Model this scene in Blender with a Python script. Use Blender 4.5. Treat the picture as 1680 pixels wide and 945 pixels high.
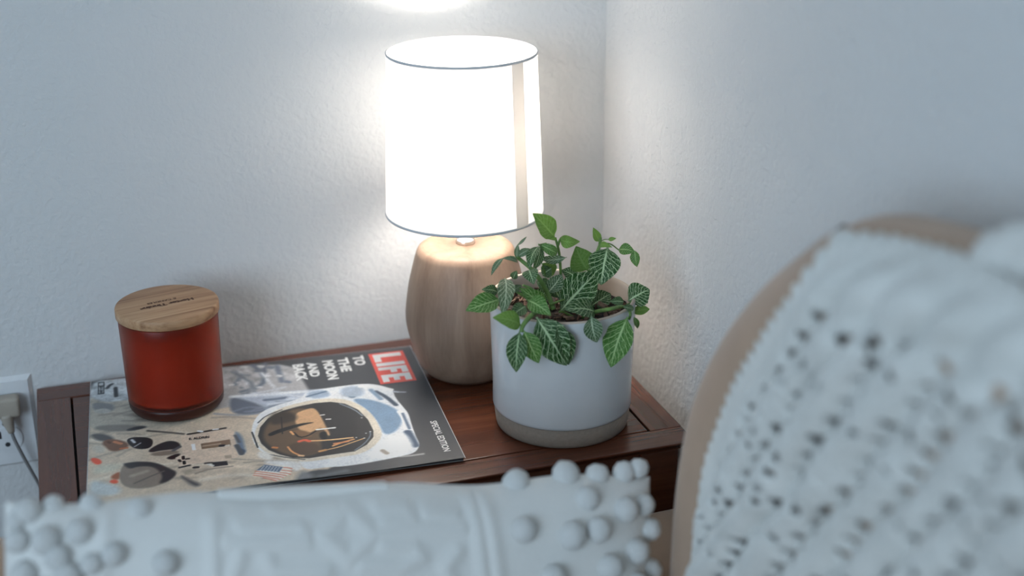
import bpy, bmesh, math, random
import numpy as np
from mathutils import Vector, Matrix, noise
random.seed(7)
SC = bpy.context.scene
COL = SC.collection
for _o in list(SC.objects): bpy.data.objects.remove(_o)
TH = 0.55            # height of the table top above the floor (metres); the table's back left corner is at x=0, y=0

# ------------------------------------------------------------------ camera, world, lights, exposure
def make_camera():
    yaw, pitch, roll, f = .3157, .3759, -.0067, 2271.1755
    cy, sy = math.cos(yaw), math.sin(yaw)
    fwd0 = Vector((sy, cy, 0)); right = Vector((cy, -sy, 0)); up0 = Vector((0, 0, 1))
    fwd = fwd0*math.cos(pitch) - up0*math.sin(pitch); up = up0*math.cos(pitch) + fwd0*math.sin(pitch)
    r2 = right*math.cos(roll) + up*math.sin(roll); u2 = up*math.cos(roll) - right*math.sin(roll)
    cd = bpy.data.cameras.new('camera'); co = bpy.data.objects.new('camera', cd); COL.objects.link(co)
    m = Matrix((r2, u2, -fwd)).transposed().to_4x4(); m.translation = Vector((.0675, -1.4116, .6315+TH))
    co.matrix_world = m
    cd.sensor_width = 36; cd.lens = f/1680*36; cd.clip_start = .02
    cd.dof.use_dof = True; cd.dof.focus_distance = 1.35; cd.dof.aperture_fstop = 2.4
    SC.camera = co
make_camera()

def make_world():
    w = bpy.data.worlds.new('overcast_daylight'); SC.world = w; w.use_nodes = True
    bg = w.node_tree.nodes['Background']
    bg.inputs[0].default_value = (.74, .86, 1.0, 1); bg.inputs[1].default_value = .095
make_world()

def area_light(name, loc, target, size, power, color):
    l = bpy.data.lights.new(name, 'AREA'); l.shape = 'RECTANGLE'; l.size, l.size_y = size; l.energy = power; l.color = color
    o = bpy.data.objects.new(name, l); COL.objects.link(o); o.location = loc
    o.rotation_euler = (Vector(target)-Vector(loc)).to_track_quat('-Z', 'Y').to_euler()
    return o
# daylight from a window on the left side of the room
area_light('window_daylight', (-1.75, -2.5, 1.45), (.3, -.4, .6), (1.6, 1.4), 50, (.615, .81, 1.0))
BULB = 60.0

vs = SC.view_settings
SC.display_settings.display_device = 'sRGB'
vs.view_transform = 'Standard'; vs.look = 'None'; vs.gamma = 1; vs.use_curve_mapping = False; vs.exposure = 0.0

# ------------------------------------------------------------------ helpers
def lin(c):
    return tuple((x/255/12.92 if x/255 <= .04045 else ((x/255+.055)/1.055)**2.4) for x in c)
class NT:
    def __init__(s, name):
        s.m = bpy.data.materials.new(name); s.m.use_nodes = True; s.t = s.m.node_tree
        s.b = s.t.nodes['Principled BSDF']; s.out = s.t.nodes['Material Output']
    def n(s, typ, **kw):
        x = s.t.nodes.new(typ)
        for k, v in kw.items():
            if k.startswith('i_'):
                x.inputs[k[2:].replace('_', ' ')].default_value = v
            else: setattr(x, k, v)
        return x
    def l(s, a, b): s.t.links.new(a, b)
    def math(s, op, a, b=None, c=None, clamp=False):
        x = s.t.nodes.new('ShaderNodeMath'); x.operation = op; x.use_clamp = clamp
        for i, v in enumerate((a, b, c)):
            if v is None: continue
            if isinstance(v, (int, float)): x.inputs[i].default_value = v
            else: s.l(v, x.inputs[i])
        return x.outputs[0]
    def ramp(s, fac, stops, interp='LINEAR'):
        r = s.t.nodes.new('ShaderNodeValToRGB'); r.color_ramp.interpolation = interp
        e = r.color_ramp.elements
        while len(e) < len(stops): e.new(.5)
        for k, (p, c) in zip(e, stops): k.position = p; k.color = (*c, 1) if len(c) == 3 else c
        s.l(fac, r.inputs[0]); return r.outputs[0]
    def mix(s, fac, a, b):
        x = s.t.nodes.new('ShaderNodeMix'); x.data_type = 'RGBA'
        for sock, v in ((x.inputs[0], fac), (x.inputs[6], a), (x.inputs[7], b)):
            if isinstance(v, (int, float)): sock.default_value = v
            elif isinstance(v, tuple): sock.default_value = (*v, 1) if len(v) == 3 else v
            else: s.l(v, sock)
        return x.outputs[2]
    def coord(s, scale=(1, 1, 1), rot=(0, 0, 0), kind='Object'):
        c = s.n('ShaderNodeTexCoord'); m = s.n('ShaderNodeMapping')
        m.inputs['Scale'].default_value = scale; m.inputs['Rotation'].default_value = rot
        s.l(c.outputs[kind], m.inputs[0]); return m.outputs[0]
    def noise(s, vec, scale, detail=3, rough=.5, dist=0):
        x = s.n('ShaderNodeTexNoise'); x.inputs['Scale'].default_value = scale; x.inputs['Detail'].default_value = detail
        x.inputs['Roughness'].default_value = rough; x.inputs['Distortion'].default_value = dist
        if vec is not None: s.l(vec, x.inputs['Vector'])
        return x.outputs['Fac']
    def bump(s, h, strength=.3, dist=.001):
        x = s.n('ShaderNodeBump'); x.inputs['Strength'].default_value = strength; x.inputs['Distance'].default_value = dist
        s.l(h, x.inputs['Height']); s.l(x.outputs[0], s.b.inputs['Normal']); return x
    def col(s, v):
        if isinstance(v, tuple): s.b.inputs['Base Color'].default_value = (*v, 1)
        else: s.l(v, s.b.inputs['Base Color'])
    def set(s, **kw):
        for k, v in kw.items(): s.b.inputs[k.replace('_', ' ')].default_value = v
        return s

def plain(name, c, rough=.6, metal=0.0, spec=.5, vary=.06, scale=40):
    n = NT(name); v = n.coord()
    f = n.noise(v, scale)
    n.col(n.ramp(f, [(.3, tuple(x*(1-vary) for x in c)), (.7, tuple(min(1, x*(1+vary)) for x in c))]))
    n.set(Roughness=rough, Metallic=metal); n.b.inputs['Specular IOR Level'].default_value = spec
    return n.m

def wall_mat(name, c, relief=.42):
    n = NT(name); v = n.coord()
    a = n.noise(v, 150, 3, .5, .3); b = n.noise(v, 330, 2, .5); big = n.noise(v, 14, 2)
    h = n.math('ADD', n.ramp(a, [(.38, (0, 0, 0)), (.62, (1, 1, 1))]), n.math('MULTIPLY', b, .35))
    n.col(n.ramp(big, [(.3, tuple(x*.985 for x in c)), (.7, c)])); n.set(Roughness=.75); n.b.inputs['Specular IOR Level'].default_value = .3
    n.bump(h, relief, .0008); return n.m

def wood_mat(name, dark, mid, light, axis=0, rough=.4, ringscale=1.0, spec=.5, streak=0.0, coat=0):
    n = NT(name)
    sc = [22*ringscale]*3; sc[axis] = 1.6*ringscale
    v = n.coord(tuple(sc)); fine = [160*ringscale]*3; fine[axis] = 5*ringscale
    v2 = n.coord(tuple(fine))
    a = n.noise(v, 1.6, 4, .55, .8); b = n.noise(v2, 1.5, 3, .6)
    m = n.math('ADD', n.math('MULTIPLY', a, .75), n.math('MULTIPLY', b, .25))
    c = n.ramp(m, [(.32, dark), (.5, mid), (.68, light)])
    if streak:
        s2 = [9*ringscale]*3; s2[axis] = .9*ringscale
        d = n.noise(n.coord(tuple(s2), (0, 0, .03)), 1.9, 2, .4, .3)
        c = n.mix(n.math('MULTIPLY', n.ramp(d, [(.55, (0, 0, 0)), (.62, (1, 1, 1))]), streak), c, dark)
    n.col(c); n.set(Roughness=rough); n.b.inputs['Specular IOR Level'].default_value = spec
    if coat: n.b.inputs['Coat Weight'].default_value = coat; n.b.inputs['Coat Roughness'].default_value = .18
    n.bump(b, .12, .0004); return n.m

def fabric_mat(name, c, scale=900, var=.12, bump=.3):
    n = NT(name); v = n.coord()
    a = n.noise(v, scale, 2, .6); b = n.noise(v, 25, 3)
    m = n.math('ADD', n.math('MULTIPLY', a, .6), n.math('MULTIPLY', b, .4))
    n.col(n.ramp(m, [(.3, tuple(x*(1-var) for x in c)), (.7, tuple(min(1, x*(1+var)) for x in c))]))
    n.set(Roughness=.92); n.b.inputs['Specular IOR Level'].default_value = .15
    n.b.inputs['Sheen Weight'].default_value = .25; n.bump(a, bump, .0008); return n.m

def mesh_obj(name, verts, faces, mat, parent=None, smooth=True, uv=None, loc=None):
    me = bpy.data.meshes.new(name); me.from_pydata([tuple(v) for v in verts], [], faces); me.update()
    if smooth: me.polygons.foreach_set('use_smooth', [True]*len(me.polygons))
    if uv is not None:
        lay = me.uv_layers.new(name='UVMap'); li = np.empty(len(me.loops), dtype=np.int32); me.loops.foreach_get('vertex_index', li)
        lay.data.foreach_set('uv', np.asarray(uv, dtype=np.float32)[li].ravel())
    if mat: me.materials.append(mat)
    o = bpy.data.objects.new(name, me); COL.objects.link(o)
    if parent: o.parent = parent
    if loc: o.location = loc
    return o
def bm_obj(name, bm, mat, parent=None, smooth=False, loc=None):
    bmesh.ops.recalc_face_normals(bm, faces=bm.faces)
    me = bpy.data.meshes.new(name); bm.to_mesh(me); bm.free()
    if smooth: me.polygons.foreach_set('use_smooth', [True]*len(me.polygons))
    if mat: me.materials.append(mat)
    o = bpy.data.objects.new(name, me); COL.objects.link(o)
    if parent: o.parent = parent
    if loc: o.location = loc
    return o
def add_box(bm, lo, hi, bevel=0, seg=2, mtx=None):
    r = bmesh.ops.create_cube(bm, size=1)['verts']
    c = [(a+b)/2 for a, b in zip(lo, hi)]; s = [b-a for a, b in zip(lo, hi)]
    for v in r: v.co = Vector((v.co.x*s[0]+c[0], v.co.y*s[1]+c[1], v.co.z*s[2]+c[2]))
    if bevel:
        es = {e for v in r for e in v.link_edges}
        r = bmesh.ops.bevel(bm, geom=list(es), offset=bevel, segments=seg, profile=.6, affect='EDGES')['verts']
        r = list({v for v in r})
    if mtx is not None:
        for v in r: v.co = mtx @ v.co
def box(name, lo, hi, mat, parent=None, bevel=.0015, seg=2, smooth=False):
    bm = bmesh.new(); add_box(bm, lo, hi, bevel, seg); return bm_obj(name, bm, mat, parent, smooth)
def lathe(name, prof, mat, parent=None, seg=96, closed=False, loc=None, smooth=True, cx=0, cy=0):
    """prof: list of (radius, z); radius 0 at an end closes it"""
    vs_, fs = [], []; rings = []
    for r, z in prof:
        if r <= 1e-7: rings.append([len(vs_)]); vs_.append((cx, cy, z))
        else:
            rings.append(list(range(len(vs_), len(vs_)+seg)))
            for k in range(seg):
                a = 2*math.pi*k/seg; vs_.append((cx+r*math.cos(a), cy+r*math.sin(a), z))
    pairs = list(zip(rings, rings[1:])) + ([(rings[-1], rings[0])] if closed else [])
    for A, B in pairs:
        for k in range(seg):
            k2 = (k+1) % seg
            if len(A) == 1 and len(B) == 1: continue
            if len(A) == 1: fs.append((A[0], B[k2], B[k]))
            elif len(B) == 1: fs.append((A[k], A[k2], B[0]))
            else: fs.append((A[k], A[k2], B[k2], B[k]))
    return mesh_obj(name, vs_, fs, mat, parent, smooth, loc=loc)
def smooth_path(pts, n):
    pts = [Vector(p) for p in pts]
    if len(pts) == 2: return [pts[0].lerp(pts[1], k/(n-1)) for k in range(n)]
    P = [pts[0]*2-pts[1]] + pts + [pts[-1]*2-pts[-2]]; out = []
    m = len(pts)-1
    for k in range(n):
        t = k/(n-1)*m; i = min(int(t), m-1); u = t-i; a, b, c, d = P[i:i+4]
        out.append(.5*((2*b)+(-a+c)*u+(2*a-5*b+4*c-d)*u*u+(-a+3*b-3*c+d)*u**3))
    return out
def tube_data(path, rad, seg=8, closed=False, V0=0):
    vs_, fs = [], []; n = len(path)
    ref = Vector((.31, .2, .93))
    for i, p in enumerate(path):
        a = path[(i-1) % n] if (closed or i) else path[0]; b = path[(i+1) % n] if (closed or i < n-1) else path[-1]
        t = (b-a).normalized(); u = t.cross(ref)
        if u.length < 1e-4: u = t.cross(Vector((1, 0, 0)))
        u.normalize(); w = t.cross(u); r = rad(i/(n-1)) if callable(rad) else rad
        for k in range(seg):
            an = 2*math.pi*k/seg; vs_.append(p+u*math.cos(an)*r+w*math.sin(an)*r)
    for i in range(n if closed else n-1):
        for k in range(seg):
            j = (i+1) % n
            fs.append((V0+i*seg+k, V0+i*seg+(k+1) % seg, V0+j*seg+(k+1) % seg, V0+j*seg+k))
    if not closed:
        fs.append(tuple(V0+k for k in reversed(range(seg)))); fs.append(tuple(V0+(n-1)*seg+k for k in range(seg)))
    return vs_, fs
def tube(name, path, rad, mat, parent=None, seg=8, closed=False):
    v, f = tube_data(path, rad, seg, closed); return mesh_obj(name, v, f, mat, parent)
def empty(name, loc, label, cat, group=None):
    o = bpy.data.objects.new(name, None); COL.objects.link(o); o.location = loc; o.empty_display_size = .05
    o['label'] = label; o['category'] = cat
    if group: o['group'] = group
    return o
def struct(name, lo, hi, mat):
    o = box(name, lo, hi, mat, bevel=0); o['kind'] = 'structure'; return o
def text_mesh(s, bold=0.0):
    c = bpy.data.curves.new('lettering', 'FONT'); c.body = s; c.offset = bold; c.resolution_u = 3
    o = bpy.data.objects.new('lettering', c); COL.objects.link(o)
    dg = bpy.context.evaluated_depsgraph_get(); me = bpy.data.meshes.new_from_object(o.evaluated_get(dg))
    bpy.data.objects.remove(o); bpy.data.curves.remove(c)
    v = np.array([p.co[:] for p in me.vertices]); f = [tuple(p.vertices) for p in me.polygons]; bpy.data.meshes.remove(me)
    v[:, :2] -= v[:, :2].min(0); v[:, :2] /= v[:, :2].max(0)
    return v[:, :2], f
def fit_text(name, s, O, U, V, mat, parent, bold=.02, lift=.0):
    """letters fitted to the parallelogram O + a*U + b*V (a along the line, b up the letters)"""
    v, f = text_mesh(s, bold); O, U, V = Vector(O), Vector(U), Vector(V)
    return mesh_obj(name, [O+U*a+V*b+Vector((0, 0, lift)) for a, b in v], f, mat, parent, smooth=False)

# ------------------------------------------------------------------ the room
M_wall = wall_mat('textured_wall_paint', (.66, .66, .655))
M_wallr = wall_mat('textured_wall_paint_right', (.66, .66, .655), .7)
M_ceil = plain('ceiling_paint', (.8, .8, .79), .85)
M_floor = fabric_mat('floor_carpet', (.32, .27, .22), 500)
M_trimw = plain('trim_paint', (.8, .8, .79), .45)
WX, WY = .6415, .006
struct('wall_back', (-2.6, WY, -.0), (WX+.1, WY+.1, 2.45), M_wall)
struct('wall_right', (WX, -3.2, 0), (WX+.1, WY, 2.45), M_wallr)
struct('floor', (-2.6, -3.2, -.05), (WX+.1, WY+.1, 0), M_floor)
struct('ceiling', (-2.6, -3.2, 2.45), (WX+.1, WY+.1, 2.5), M_ceil)

# ------------------------------------------------------------------ side table
W, D, G = .6065, .3319, .0333
M_mah = wood_mat('mahogany', (.075, .020, .010), (.115, .033, .015), (.16, .050, .022), 0, .27, 1.0, .55, coat=.25)
M_mahy = wood_mat('mahogany_crossgrain', (.075, .020, .010), (.115, .033, .015), (.16, .050, .022), 1, .27, 1.0, .55, coat=.25)
M_groove = plain('groove_shade_paint', (.012, .006, .004), .7)  # near-black colour under the gap, painted in as the groove's shade
tb = empty('side_table', (0, 0, 0), 'dark reddish wooden side table with an inlaid grooved top against the white wall', 'table')
top, th = TH, .012
def rail(lo, hi, mat, bev, pull):
    o = box('top_rail', lo, hi, mat, tb, bev)
    zc = (lo[2]+hi[2])/2                     # the underside is cut back along the outer edges of the top
    for v in o.data.vertices:
        if v.co.z < zc:
            for ax_, lim, sg in pull:
                if abs(v.co[ax_]-lim) < .003: v.co[ax_] += sg*.010
rail((0, -G, top-th), (W, 0, top), M_mah, .0016, ((0, 0, 1), (0, W, -1)))
rail((0, -D, top-th), (W, -D+G, top), M_mah, .0016, ((0, 0, 1), (0, W, -1), (1, -D, 1)))
rail((0, -D+G, top-th), (G, -G, top), M_mahy, .0008, ((0, 0, 1),))
rail((W-G, -D+G, top-th), (W, -G, top), M_mahy, .0008, ((0, W, -1),))
box('top_panel', (G+.0022, -D+G+.0022, top-.009), (W-G-.0022, -G-.0022, top-.0004), M_mah, tb, .0008)
box('panel_backing', (G-.0002, -D+G-.0002, top-th), (W-G+.0002, -G+.0002, top-.0092), M_groove, tb, 0)
for lo, hi in (((.05, -.030, top-.17), (W-.05, -.016, top-th)), ((.05, -D+.016, top-.17), (W-.05, -D+.030, top-th)),
               ((.014, -D+.05, top-.17), (.028, -.05, top-th)), ((W-.028, -D+.05, top-.17), (W-.014, -.05, top-th))):
    box('apron', lo, hi, M_mah, tb, .001)
for x in (.032, W-.032):
    for y in (-.032, -D+.032):
        bm = bmesh.new(); add_box(bm, (x-.02, y-.02, 0), (x+.02, y+.02, top-th), .002)
        for v in bm.verts:
            if v.co.z < .1: v.co.x = x+(v.co.x-x)*.7; v.co.y = y+(v.co.y-y)*.7
        bm_obj('leg', bm, M_mah, tb)

# print layers of the magazine cover: kind, colour, softness, outline in cover millimetres
PAINT = [
('p',(158,157,158),4.199999999999999,(-18.1,-6.2,210.0,0.1,217.4,-69.5,224.0,-116.3,158.9,-154.3,-4.2,-94.8)),
('l',(95,105,118),(5,4),(167.9,-5.4,179.4,-35.3,173.2,-63.6,151.8,-70.1)),
('l',(100,108,122),(6,4),(193.8,-17.2,194.9,-57.0)),
('l',(185,187,190),(6,5),(150.7,-18.5,160.3,-51.5)),
('l',(90,98,112),(5,4),(182.8,-0.6,177.7,-34.8)),
('l',(110,118,130),(5,4),(155.2,-28.5,146.4,-51.8)),
('l',(112,118,126),(5,4),(148.4,-21.8,167.6,-58.5,153.0,-81.7)),
('l',(190,192,194),(4,4),(176.7,-29.8,185.5,-69.7)),
('p',(108,114,124),2.8,(150.2,-75.1,152.7,-73.8,154.8,-75.8,153.3,-77.9)),
('p',(126,130,138),2.8,(142.1,-17.4,148.2,-14.0,153.6,-19.1,149.7,-24.6)),
('p',(98,106,120),2.8,(166.0,-6.6,170.1,-4.3,173.7,-7.7,171.0,-11.4)),
('p',(108,114,124),2.8,(169.8,-20.8,175.2,-17.8,180.0,-22.3,176.4,-27.1)),
('p',(186,186,186),2.8,(165.7,-64.1,170.5,-61.5,174.7,-65.4,171.6,-69.5)),
('p',(108,114,124),2.8,(161.0,-73.6,164.5,-71.8,167.6,-74.6,165.3,-77.6)),
('p',(98,106,120),2.8,(181.5,-16.4,187.0,-13.4,191.7,-17.9,188.1,-22.7)),
('p',(178,178,180),2.8,(177.2,-37.6,181.9,-35.1,186.0,-39.0,182.9,-43.1)),
('p',(186,186,186),2.8,(153.2,-7.5,158.9,-4.3,164.0,-9.1,160.3,-14.3)),
('p',(108,114,124),2.8,(195.6,-58.8,198.2,-57.5,200.4,-59.6,198.7,-61.8)),
('p',(126,130,138),2.8,(174.3,-9.5,179.3,-6.7,183.6,-10.9,180.3,-15.3)),
('p',(98,106,120),2.8,(196.3,-58.8,201.3,-56.2,205.6,-60.2,202.2,-64.5)),
('p',(126,130,138),2.8,(154.9,-29.7,160.5,-26.7,165.4,-31.3,161.8,-36.2)),
('p',(178,178,180),2.8,(146.5,-46.5,150.6,-44.3,154.3,-47.7,151.6,-51.3)),
('p',(186,186,186),2.8,(177.5,-81.8,182.9,-79.1,187.5,-83.4,184.0,-87.9)),
('p',(178,178,180),2.8,(179.1,-32.7,182.6,-30.8,185.6,-33.7,183.3,-36.8)),
('p',(186,186,186),2.8,(171.3,-11.4,177.1,-8.2,182.2,-13.0,178.4,-18.2)),
('p',(108,114,124),2.8,(195.9,-56.1,199.3,-54.3,202.3,-57.0,200.0,-60.0)),
('p',(178,178,180),2.8,(159.6,-20.1,161.8,-18.9,163.7,-20.7,162.3,-22.7)),
('p',(126,130,138),2.8,(157.7,-67.5,163.2,-64.6,168.0,-69.1,164.4,-73.8)),
('p',(108,114,124),2.8,(180.5,-17.7,186.5,-14.4,191.6,-19.3,187.7,-24.5)),
('p',(108,114,124),2.8,(149.2,-60.0,152.3,-58.3,155.1,-60.9,153.1,-63.6)),
('p',(186,186,186),2.8,(187.9,-40.9,193.4,-38.0,198.1,-42.4,194.4,-47.2)),
('p',(98,106,120),2.8,(167.2,-23.2,170.9,-21.2,174.2,-24.3,171.8,-27.6)),
('p',(108,114,124),2.8,(167.7,-11.1,170.1,-9.8,172.1,-11.8,170.6,-13.9)),
('p',(186,186,186),2.8,(137.4,-48.7,142.4,-46.0,146.9,-50.2,143.6,-54.6)),
('p',(186,172,154),2.8,(-16.7,-60.3,54.6,-111.3,138.9,-104.0,177.3,-88.5,213.8,-98.7,242.0,-164.0,227.7,-260.5,194.3,-256.0,179.8,-284.7,132.7,-326.4,-11.0,-286.4)),
('p',(172,164,150),5.6,(-17.4,-33.7,52.5,-60.8,54.3,-125.0,-9.6,-113.8)),
('p',(158,166,178),2.8,(138.7,-74.6,178.1,-81.2,215.6,-84.2,253.2,-88.8,248.1,-123.1,192.7,-119.1,167.8,-123.5,138.5,-109.6)),
('p',(92,98,110),4.199999999999999,(139.1,-78.9,150.3,-88.2,164.4,-102.2,175.3,-121.1,157.1,-127.6,136.2,-117.9)),
('l',(205,208,212),(6,3),(140.8,-79.4,166.2,-82.4,191.8,-85.5,215.7,-88.1)),
('l',(90,100,118),(5,3),(173.4,-96.7,183.6,-97.5,195.7,-96.9)),
('l',(110,120,136),(4,2),(176.9,-113.6,203.3,-105.1,223.8,-106.8)),
('l',(138,128,118),(2.2,4.5),(35.4,-77.6,45.9,-72.2,56.2,-76.9)),
('l',(138,128,118),(2.2,4.5),(47.9,-105.8,67.9,-109.1,87.6,-118.6)),
('l',(138,128,118),(2.2,4.5),(77.8,-97.2,87.1,-91.8,96.1,-92.8)),
('l',(138,128,118),(2.2,4.5),(118.7,-122.4,139.3,-125.8,159.4,-135.8)),
('l',(138,128,118),(2.2,4.5),(34.1,-92.9,55.5,-102.8,77.0,-104.3)),
('l',(138,128,118),(2.2,4.5),(9.1,-85.9,25.2,-85.7,41.3,-92.8)),
('l',(138,128,118),(2.2,4.5),(57.0,-76.4,78.5,-86.5,100.0,-95.4)),
('l',(138,128,118),(2.2,4.5),(32.5,-105.2,54.0,-111.9,75.7,-110.8)),
('l',(138,128,118),(2.2,4.5),(67.9,-96.5,83.0,-94.9,97.8,-101.0)),
('l',(138,128,118),(2.2,4.5),(47.1,-107.8,54.8,-106.3,62.5,-101.9)),
('l',(138,128,118),(2.2,4.5),(38.3,-93.7,51.5,-99.8,65.0,-94.8)),
('l',(138,128,118),(2.2,4.5),(23.7,-90.3,40.1,-84.2,56.7,-83.1)),
('l',(138,128,118),(2.2,4.5),(45.8,-106.1,61.6,-109.0,77.8,-103.0)),
('l',(138,128,118),(2.2,4.5),(8.7,-74.2,27.2,-71.8,45.9,-66.8)),
('l',(150,140,126),(2.2,4.5),(24.7,-169.1,36.7,-159.0,48.7,-158.3)),
('l',(150,140,126),(2.2,4.5),(60.9,-226.8,78.4,-238.8,96.1,-242.1)),
('l',(150,140,126),(2.2,4.5),(-3.6,-144.6,15.6,-152.3,34.6,-161.8)),
('l',(150,140,126),(2.2,4.5),(90.8,-209.5,102.9,-210.1,114.7,-216.6)),
('l',(150,140,126),(2.2,4.5),(36.5,-151.5,57.0,-146.2,77.8,-144.3)),
('l',(150,140,126),(2.2,4.5),(-1.3,-133.3,14.5,-124.2,30.6,-117.9)),
('l',(150,140,126),(2.2,4.5),(27.9,-132.6,42.1,-136.2,56.1,-146.0)),
('l',(150,140,126),(2.2,4.5),(4.9,-135.3,19.4,-124.5,34.3,-121.1)),
('l',(150,140,126),(2.2,4.5),(-1.0,-182.1,17.8,-171.8,37.0,-169.1)),
('l',(150,140,126),(2.2,4.5),(43.2,-220.4,63.4,-217.7,83.8,-215.4)),
('l',(150,140,126),(2.2,4.5),(26.8,-179.4,37.0,-169.9,47.3,-165.4)),
('l',(150,140,126),(2.2,4.5),(88.7,-233.2,96.7,-230.7,104.4,-232.8)),
('l',(206,196,180),(3,5),(19.7,-156.9,37.3,-146.6,55.1,-143.7)),
('l',(206,196,180),(3,5),(-1.9,-220.1,19.0,-220.1,40.0,-222.0)),
('l',(206,196,180),(3,5),(80.2,-210.4,98.6,-215.4,117.0,-220.4)),
('l',(206,196,180),(3,5),(1.5,-139.0,22.8,-151.0,44.0,-154.2)),
('l',(206,196,180),(3,5),(28.7,-196.2,45.6,-204.0,62.6,-205.6)),
('l',(206,196,180),(3,5),(52.1,-203.8,63.5,-209.8,75.1,-207.6)),
('l',(206,196,180),(3,5),(85.3,-144.9,107.2,-156.8,129.1,-165.1)),
('l',(206,196,180),(3,5),(1.9,-226.2,18.3,-219.6,35.1,-209.6)),
('l',(150,136,122),(2.2,4.5),(92.0,-204.9,107.8,-209.5,124.0,-209.3)),
('l',(150,136,122),(2.2,4.5),(161.9,-237.3,180.4,-225.1,198.2,-222.0)),
('l',(150,136,122),(2.2,4.5),(157.1,-218.3,175.8,-227.3,195.3,-228.9)),
('l',(150,136,122),(2.2,4.5),(130.2,-255.6,146.0,-250.6,161.6,-248.6)),
('l',(150,136,122),(2.2,4.5),(159.2,-254.9,174.5,-250.6,189.0,-255.2)),
('l',(150,136,122),(2.2,4.5),(85.1,-226.6,104.5,-228.1,124.3,-227.4)),
('l',(150,136,122),(2.2,4.5),(98.7,-214.6,114.2,-213.6,129.2,-222.1)),
('l',(150,136,122),(2.2,4.5),(155.9,-260.7,169.5,-255.2,183.1,-251.8)),
('l',(150,136,122),(2.2,4.5),(154.0,-233.6,167.3,-235.4,181.7,-228.2)),
('l',(150,136,122),(2.2,4.5),(90.5,-202.7,111.0,-205.4,131.6,-207.9)),
('l',(150,136,122),(2.2,4.5),(127.9,-246.4,136.1,-252.0,145.0,-250.7)),
('l',(150,136,122),(2.2,4.5),(105.0,-212.7,118.6,-219.7,132.6,-220.9)),
('l',(210,194,176),(3,5),(105.9,-245.4,114.7,-243.2,123.5,-241.0)),
('l',(210,194,176),(3,5),(112.1,-225.3,130.1,-226.8,147.4,-237.8)),
('l',(210,194,176),(3,5),(110.0,-230.7,127.6,-230.9,145.2,-231.4)),
('l',(210,194,176),(3,5),(96.1,-207.3,108.9,-213.8,121.9,-215.2)),
('l',(210,194,176),(3,5),(166.1,-247.5,182.7,-248.6,198.9,-253.2)),
('l',(210,194,176),(3,5),(165.4,-236.9,177.0,-244.7,189.3,-245.5)),
('l',(120,128,142),(2.2,4.5),(185.1,-123.0,195.3,-126.3,206.2,-123.6)),
('l',(120,128,142),(2.2,4.5),(157.2,-118.5,166.7,-112.8,175.5,-115.1)),
('l',(120,128,142),(2.2,4.5),(184.7,-103.8,198.8,-109.3,213.0,-113.1)),
('l',(120,128,142),(2.2,4.5),(152.0,-118.0,165.2,-120.0,179.5,-112.2)),
('l',(120,128,142),(2.2,4.5),(141.2,-113.6,154.3,-107.7,166.7,-112.4)),
('l',(120,128,142),(2.2,4.5),(121.5,-114.4,141.9,-123.6,162.8,-125.9)),
('l',(120,128,142),(2.2,4.5),(192.7,-108.6,208.9,-111.4,225.3,-112.5)),
('l',(120,128,142),(2.2,4.5),(195.4,-127.6,205.2,-132.9,215.3,-134.9)),
('l',(196,200,206),(3,5),(176.0,-107.1,197.8,-107.9,219.1,-113.2)),
('l',(196,200,206),(3,5),(197.0,-99.5,219.4,-104.8,242.6,-105.4)),
('l',(196,200,206),(3,5),(151.7,-82.1,169.3,-86.8,188.1,-80.1)),
('l',(196,200,206),(3,5),(196.1,-101.6,217.7,-99.1,238.9,-101.5)),
('l',(196,200,206),(3,5),(162.6,-77.1,178.9,-76.8,195.8,-71.9)),
('l',(196,200,206),(3,5),(176.2,-87.0,194.7,-89.6,212.4,-100.1)),
('l',(170,178,190),(2,3),(196.7,-95.9,218.5,-108.1,240.5,-117.9)),
('l',(170,178,190),(2,3),(229.9,-93.6,241.3,-98.7,254.2,-93.9)),
('l',(170,178,190),(2,3),(276.8,-123.1,289.5,-120.1,301.5,-121.8)),
('l',(170,178,190),(2,3),(277.1,-103.7,296.1,-111.2,315.2,-117.6)),
('l',(170,178,190),(2,3),(285.6,-110.9,297.6,-108.4,307.9,-115.1)),
('l',(170,178,190),(2,3),(208.0,-92.7,216.7,-97.6,226.8,-91.2)),
('l',(185,184,182),(2,3),(242.4,-241.6,260.7,-245.0,279.6,-245.5)),
('l',(185,184,182),(2,3),(274.4,-249.8,290.2,-253.5,306.7,-253.5)),
('l',(185,184,182),(2,3),(271.2,-243.9,280.7,-247.0,291.4,-243.6)),
('l',(185,184,182),(2,3),(252.3,-237.6,272.4,-230.8,291.9,-228.6)),
('l',(185,184,182),(2,3),(253.4,-239.1,266.3,-240.5,278.8,-244.1)),
('l',(185,184,182),(2,3),(261.1,-230.1,268.5,-236.2,277.5,-233.4)),
('p',(206,208,211),1.2,(215.7,-88.1,244.1,-85.7,261.8,-85.2,274.1,-85.7,287.7,-89.5,299.8,-101.4,303.9,-112.9,303.1,-127.1,307.5,-154.3,309.4,-166.6,307.7,-192.7,306.8,-218.2,307.7,-234.6,299.7,-249.8,283.9,-252.3,267.5,-254.5,235.3,-257.3,213.8,-254.6,193.4,-255.5,191.6,-231.6,161.8,-216.4,151.9,-185.6,155.8,-142.6,171.5,-116.1,210.4,-103.0)),
('p',(112,136,160),3.5,(257.0,-116.1,278.3,-124.1,296.7,-147.3,302.1,-164.5,300.3,-183.1,289.9,-202.6,277.6,-206.4,276.6,-184.0,271.9,-152.1)),
('p',(140,155,172),4.199999999999999,(215.5,-90.1,236.7,-87.8,240.9,-107.5,218.5,-107.3)),
('l',(70,90,115),(7,2),(256.9,-99.7,261.0,-113.2)),
('l',(80,98,122),(3,2),(215.9,-100.5,235.9,-93.8)),
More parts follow.
